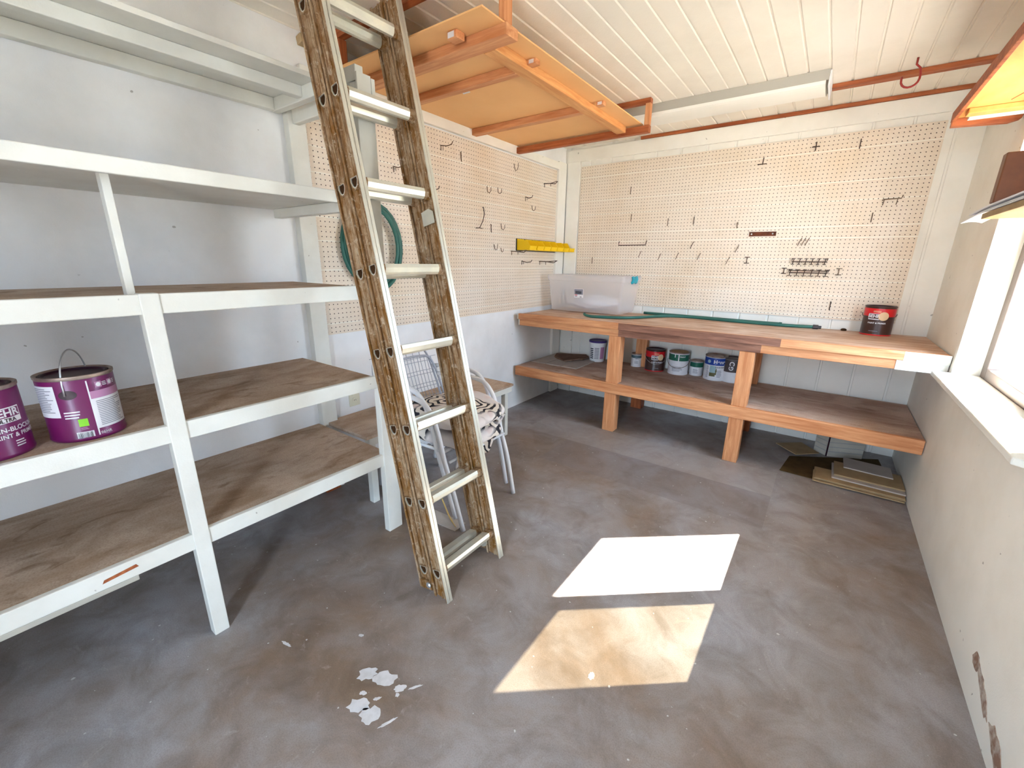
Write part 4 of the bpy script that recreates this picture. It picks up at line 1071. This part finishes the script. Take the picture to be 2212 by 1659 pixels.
# ------------------------------------------------------------------ stacked wire chairs with cushions
def sp(p, n=6):
    q = []; P = [Vector(x) for x in p]
    for i in range(len(P)-1):
        a, b, c, d = P[max(i-1,0)], P[i], P[i+1], P[min(i+2, len(P)-1)]
        for k in range(n):
            s = k/n; q.append(0.5*((2*b)+(-a+c)*s+(2*a-5*b+4*c-d)*s*s+(-a+3*b-3*c+d)*s**3))
    return q + [P[-1]]
def chair():
    """faces +x; origin under the seat centre"""
    t = thing('wire_chair', 'lower white wire armchair of the stack of two behind the ladder', 'chair', (0, 0, 0), 'stacked wire armchairs')
    W = .235; m = M['whitemetal']; r = .0125
    for s in (-1, 1):
        y = s*W
        MB().tube(sp([(.30, y*.95, 0), (.245, y, .22), (.20, y*1.01, .36), (.165, y*1.02, .50), (.125, y*1.02, .59), (.06, y*1.02, .642), (-.06, y*1.02, .655)]), r, 10).build('front_leg', m, t, smooth=True)
        MB().tube(sp([(-.06, y*1.02, .655), (-.18, y*1.02, .653), (-.275, y*.93, .64)]), r, 10).build('armrest', m, t, smooth=True)
        MB().tube(sp([(-.29, y*.95, 0), (-.25, y*.97, .2), (-.20, y*.97, .42)]), r, 10).build('rear_leg', m, t, smooth=True)
    mb = MB()   # back hoop
    mb.tube(sp([(-.20, W*.97, .42), (-.26, W*.95, .58), (-.30, W*.88, .70), (-.312, W*.72, .752), (-.315, W*.4, .765), (-.315, 0, .767), (-.315, -W*.4, .765), (-.312, -W*.72, .752), (-.30, -W*.88, .70), (-.26, -W*.95, .58), (-.20, -W*.97, .42)]), .0065, 8)
    mb.build('back_frame', M['gridwire'], t, smooth=True)
    def bp(y, z): # point on the back surface
        f = (z-.42)/.37; return (-.20 - .16*f + .045*f*f - .02*(1-(y/W)**2), y, z)
    mb = MB()
    for k in range(9):
        y = -W*.84 + 2*W*.84*k/8; zt = .765 - .06*max(0, abs(y)/W-.55)
        mb.tube([bp(y, .43), bp(y, .55), bp(y, .67), bp(y, zt)], .0018, 5)
    for k in range(5):
        z = .45 + .075*k; mb.tube([bp(-W*.93, z), bp(-W*.4, z), bp(W*.4, z), bp(W*.99, z)], .0018, 5)
    mb.build('back_grid', M['gridwire'], t, smooth=True)
    mb = MB(); mb.tube([(.19, W*.96, .405), (.20, W*.5, .41), (.20, -W*.5, .41), (.19, -W*.96, .405), (-.19, -W*.93, .40), (-.20, 0, .40), (-.19, W*.93, .40)], .008, 8, closed=True)
    mb.tube([(.225, W*.97, .36), (.225, -W*.97, .36)], .007, 8)
    mb.build('seat_frame', m, t, smooth=True)
    mb = MB()
    for k in range(11): y = -W*.85 + 2*W*.85*k/10; mb.tube([(-.19, y, .405), (.19, y, .412)], .0022, 5)
    for k in range(9): x = -.17 + .34*k/8; mb.tube([(x, -W*.92, .410), (x, W*.92, .410)], .0022, 5)
    mb.build('seat_grid', m, t, smooth=True)
    return t
c1 = chair(); c1.location = (0.625, -2.29, 0); c1.rotation_euler = (0, 0, math.radians(1.5))
def dup(root, loc, label):
    r = root.copy(); COL.objects.link(r); r.location = loc; r['label'] = label
    for ch in root.children:
        k = ch.copy(); COL.objects.link(k); k.parent = r
    return r
dup(c1, (0.560, -2.275, 0.038), 'upper white wire armchair of the stack of two behind the ladder')

def cushion(lab, cx, cy, cz, sx, sy, h, seed, droop=0.0, name='seat_cushion'):
    mb = MB(); rnd = random.Random(seed); ph = rnd.uniform(0, 6)
    def fn(u, v):
        a = 2*PI*u; e = PI*(v-.5); ce = abs(math.cos(e))**.35
        q = .55; ca, sa = math.cos(a), math.sin(a)
        x = math.copysign(abs(ca)**q, ca)*ce; y = math.copysign(abs(sa)**q, sa)*ce
        z = math.sin(e)
        z = math.copysign(abs(z)**.8, z)
        wob = 1 + .05*math.sin(3*a+ph) + .03*math.sin(7*a+2*ph)
        zz = cz + h*.5*z*(1 + .18*math.sin(4*x+ph) + .14*math.sin(5*y+ph*2)) - droop*max(0, x-.2)**2
        return (cx+sx*.5*x*wob, cy+sy*.5*y*wob, zz)
    mb.grid(fn, 48, 18); bmesh.ops.remove_doubles(mb.bm, verts=mb.bm.verts, dist=1e-5)
    return mb.build(name, M['fabric'], smooth=True)
tag(cushion('', .685, -2.29, .540, .46, .46, .095, 3, .02), 'uppermost palm print cushion on the stacked wire chairs', 'cushion', 'palm print cushions')
tag(cushion('', .690, -2.29, .449, .45, .45, .085, 9, .03), 'lower palm print cushion, between the two stacked wire chair seats', 'cushion', 'palm print cushions')
mb = MB()
def cl(u, v):
    x = .890 + .010*math.sin(6*u*PI) - .05*v; y = -2.47 + .36*u
    return (x + .012*math.sin(9*u+2*v), y, .50 - .20*v*(1 - .35*math.sin(PI*u*1.6)**2) + .01*math.sin(14*u))
mb.grid(cl, 30, 12)
tag(mb.build('cushion_cover', M['fabric'], smooth=True, solid=.003), 'loose palm print cushion cover hanging over the front of the stacked chairs', 'fabric')

# ------------------------------------------------------------------ marks and small things on the floor and wall
def flat(polys, name, m, z=.0012, parent=None, z0=.0002):
    mb = MB()
    for p in polys: mb.prism(p, lambda u, v, d: (u, v, d), z0, z)
    return mb.build(name, M[m], parent)
def blob(cx, cy, rx, ry, seed, rot=0.0, n=18, rough=.25):
    rnd = random.Random(seed); P = []
    for k in range(n):
        a = 2*PI*k/n; q = 1 + rnd.uniform(-rough, rough); x, y = rx*q*math.cos(a), ry*q*math.sin(a)
        P.append((cx + x*math.cos(rot) - y*math.sin(rot), cy + x*math.sin(rot) + y*math.cos(rot)))
    return P
tag(flat([blob(1.205,-3.268,.030,.022,1,.9), blob(1.262,-3.245,.036,.024,2,.7), blob(1.272,-3.345,.032,.022,3,.6), blob(1.325,-3.345,.028,.026,5,.3), blob(1.33,-3.235,.018,.012,6,.9), blob(1.365,-3.205,.022,.004,7,1.0),
          blob(1.30,-3.30,.012,.005,8,.9), blob(1.385,-3.325,.030,.004,9,1.2), blob(1.25,-3.315,.012,.006,10,.5), blob(1.34,-3.255,.006,.006,11)], 'paint_spill', 'spill'),
    'dried splashes of white paint on the concrete floor in the foreground', 'paint spill')
pd = flat([blob(1.06,-3.19,.009,.006,12,.5), blob(1.45,-3.50,.006,.004,13), blob(1.77,-3.40,.004,.006,14), blob(.88,-3.37,.02,.005,15,.2), blob(1.80,-2.83,.010,.014,16)], 'paint_drips', 'spill')
tag(pd, 'small scattered drips of white paint on the foreground floor', 'paint spill')
# peeled strip of the right wall, part of the wall
mb = MB()
for P in ([(-2.135,.128),(-2.16,.112),(-2.19,.118),(-2.20,.142),(-2.175,.15),(-2.15,.15)], [(-2.19,.125),(-2.25,.10),(-2.31,.075),(-2.34,.085),(-2.30,.115),(-2.25,.13),(-2.205,.138)],
          [(-2.36,.085),(-2.42,.055),(-2.47,.045),(-2.485,.07),(-2.45,.095),(-2.39,.105)], [(-2.47,.02),(-2.53,.004),(-2.54,.02),(-2.48,.035)]):
    rnd = random.Random(len(P)*7+int(P[0][0]*100)); Q = []
    cu = sum(p[0] for p in P)/len(P); cv = sum(p[1] for p in P)/len(P)
    for k, p in enumerate(P):
        q = P[(k+1) % len(P)]
        for f in (0, .33, .66):
            u = p[0]+(q[0]-p[0])*f; v = p[1]+(q[1]-p[1])*f; g = rnd.uniform(1.0, 1.35)
            Q.append((cu+(u-cu)*(1+(g-1)*.3), max(.003, cv+(v-cv)*g)))
    mb.prism(Q, lambda u, v, d: (d, u, v), XR-.0018, XR-.0002)
mb.build('peeled_patch', M['bare'], wr)
mb = MB(); mb.tube(sp([(.60,-2.38,.12), (.70,-2.42,.05), (.80,-2.47,.012), (.885,-2.51,.004)]), [.001]*6+[.004]*9+[.002]*4, 6)
tag(mb.build('straw_blade', M['straw'], smooth=True), 'dry yellow palm blade on the floor beneath the lowest rungs', 'straw')
tag(B(.575, .90, -2.545, -2.46, .0003, .004).xform(Matrix.Translation((.74,-2.5,0)) @ Matrix.Rotation(.05, 4, 'Z') @ Matrix.Translation((-.74,2.5,0))).build('floor_board', M['tile'], bevel=.001),
    'thin grey board flat on the floor behind the ladder foot', 'board')

# ------------------------------------------------------------------ light
w = bpy.data.worlds.new('daylight'); SC.world = w; w.use_nodes = True
bg = w.node_tree.nodes['Background']; bg.inputs[0].default_value = (0.62, 0.80, 1.0, 1); bg.inputs[1].default_value = 5.0
sun = bpy.data.lights.new('sun', 'SUN'); sun.energy = 27.0; sun.angle = 0.006; sun.color = (1.0, 0.93, 0.80)
so = bpy.data.objects.new('sun', sun); COL.objects.link(so)
so.rotation_euler = Vector((-.8175, -.6886, -1.0)).to_track_quat('-Z', 'Y').to_euler(); so.location = (6, 4, 8)
def portal(name, loc, rot, sx, sy):
    a = bpy.data.lights.new(name, 'AREA'); a.shape = 'RECTANGLE'; a.size = sx; a.size_y = sy; a.cycles.is_portal = True
    o = bpy.data.objects.new(name, a); COL.objects.link(o); o.location = loc; o.rotation_euler = rot
portal('window_daylight', (2.96, -1.45, 1.37), (0, PI/2, 0), 1.1, 1.15)

portal('fill_opening_portal', (1.975, YN-.1, 1.04), (-PI/2, 0, PI), .45, 2.08)  # sky light through the added opening behind the camera

# ------------------------------------------------------------------ camera
cam = bpy.data.cameras.new('camera'); cam.sensor_fit = 'HORIZONTAL'; cam.sensor_width = 36.0; cam.lens = 36.0*914.111/2212; cam.clip_start = 0.02
co = bpy.data.objects.new('camera', cam); COL.objects.link(co)
Rm = Matrix(((0.8064175969511722, -0.17427118931500216, 0.5650842520387835), (0.5911992315818894, 0.21627023408882523, -0.7769881945204499), (0.013195753274458608, 0.9606543282689666, 0.27743311567586915)))
co.matrix_world = Matrix.Translation((2.211, -3.863, 1.311)) @ Rm.to_4x4()
SC.camera = co
vs = SC.view_settings; vs.view_transform = 'Standard'; vs.look = 'None'; vs.gamma = 1.0; vs.use_curve_mapping = False; vs.exposure = 2.58
SC.cycles.max_bounces = 10; SC.cycles.diffuse_bounces = 6; SC.cycles.transparent_max_bounces = 12; SC.cycles.caustics_reflective = False; SC.cycles.caustics_refractive = False
SC.cycles.sample_clamp_indirect = 20.0
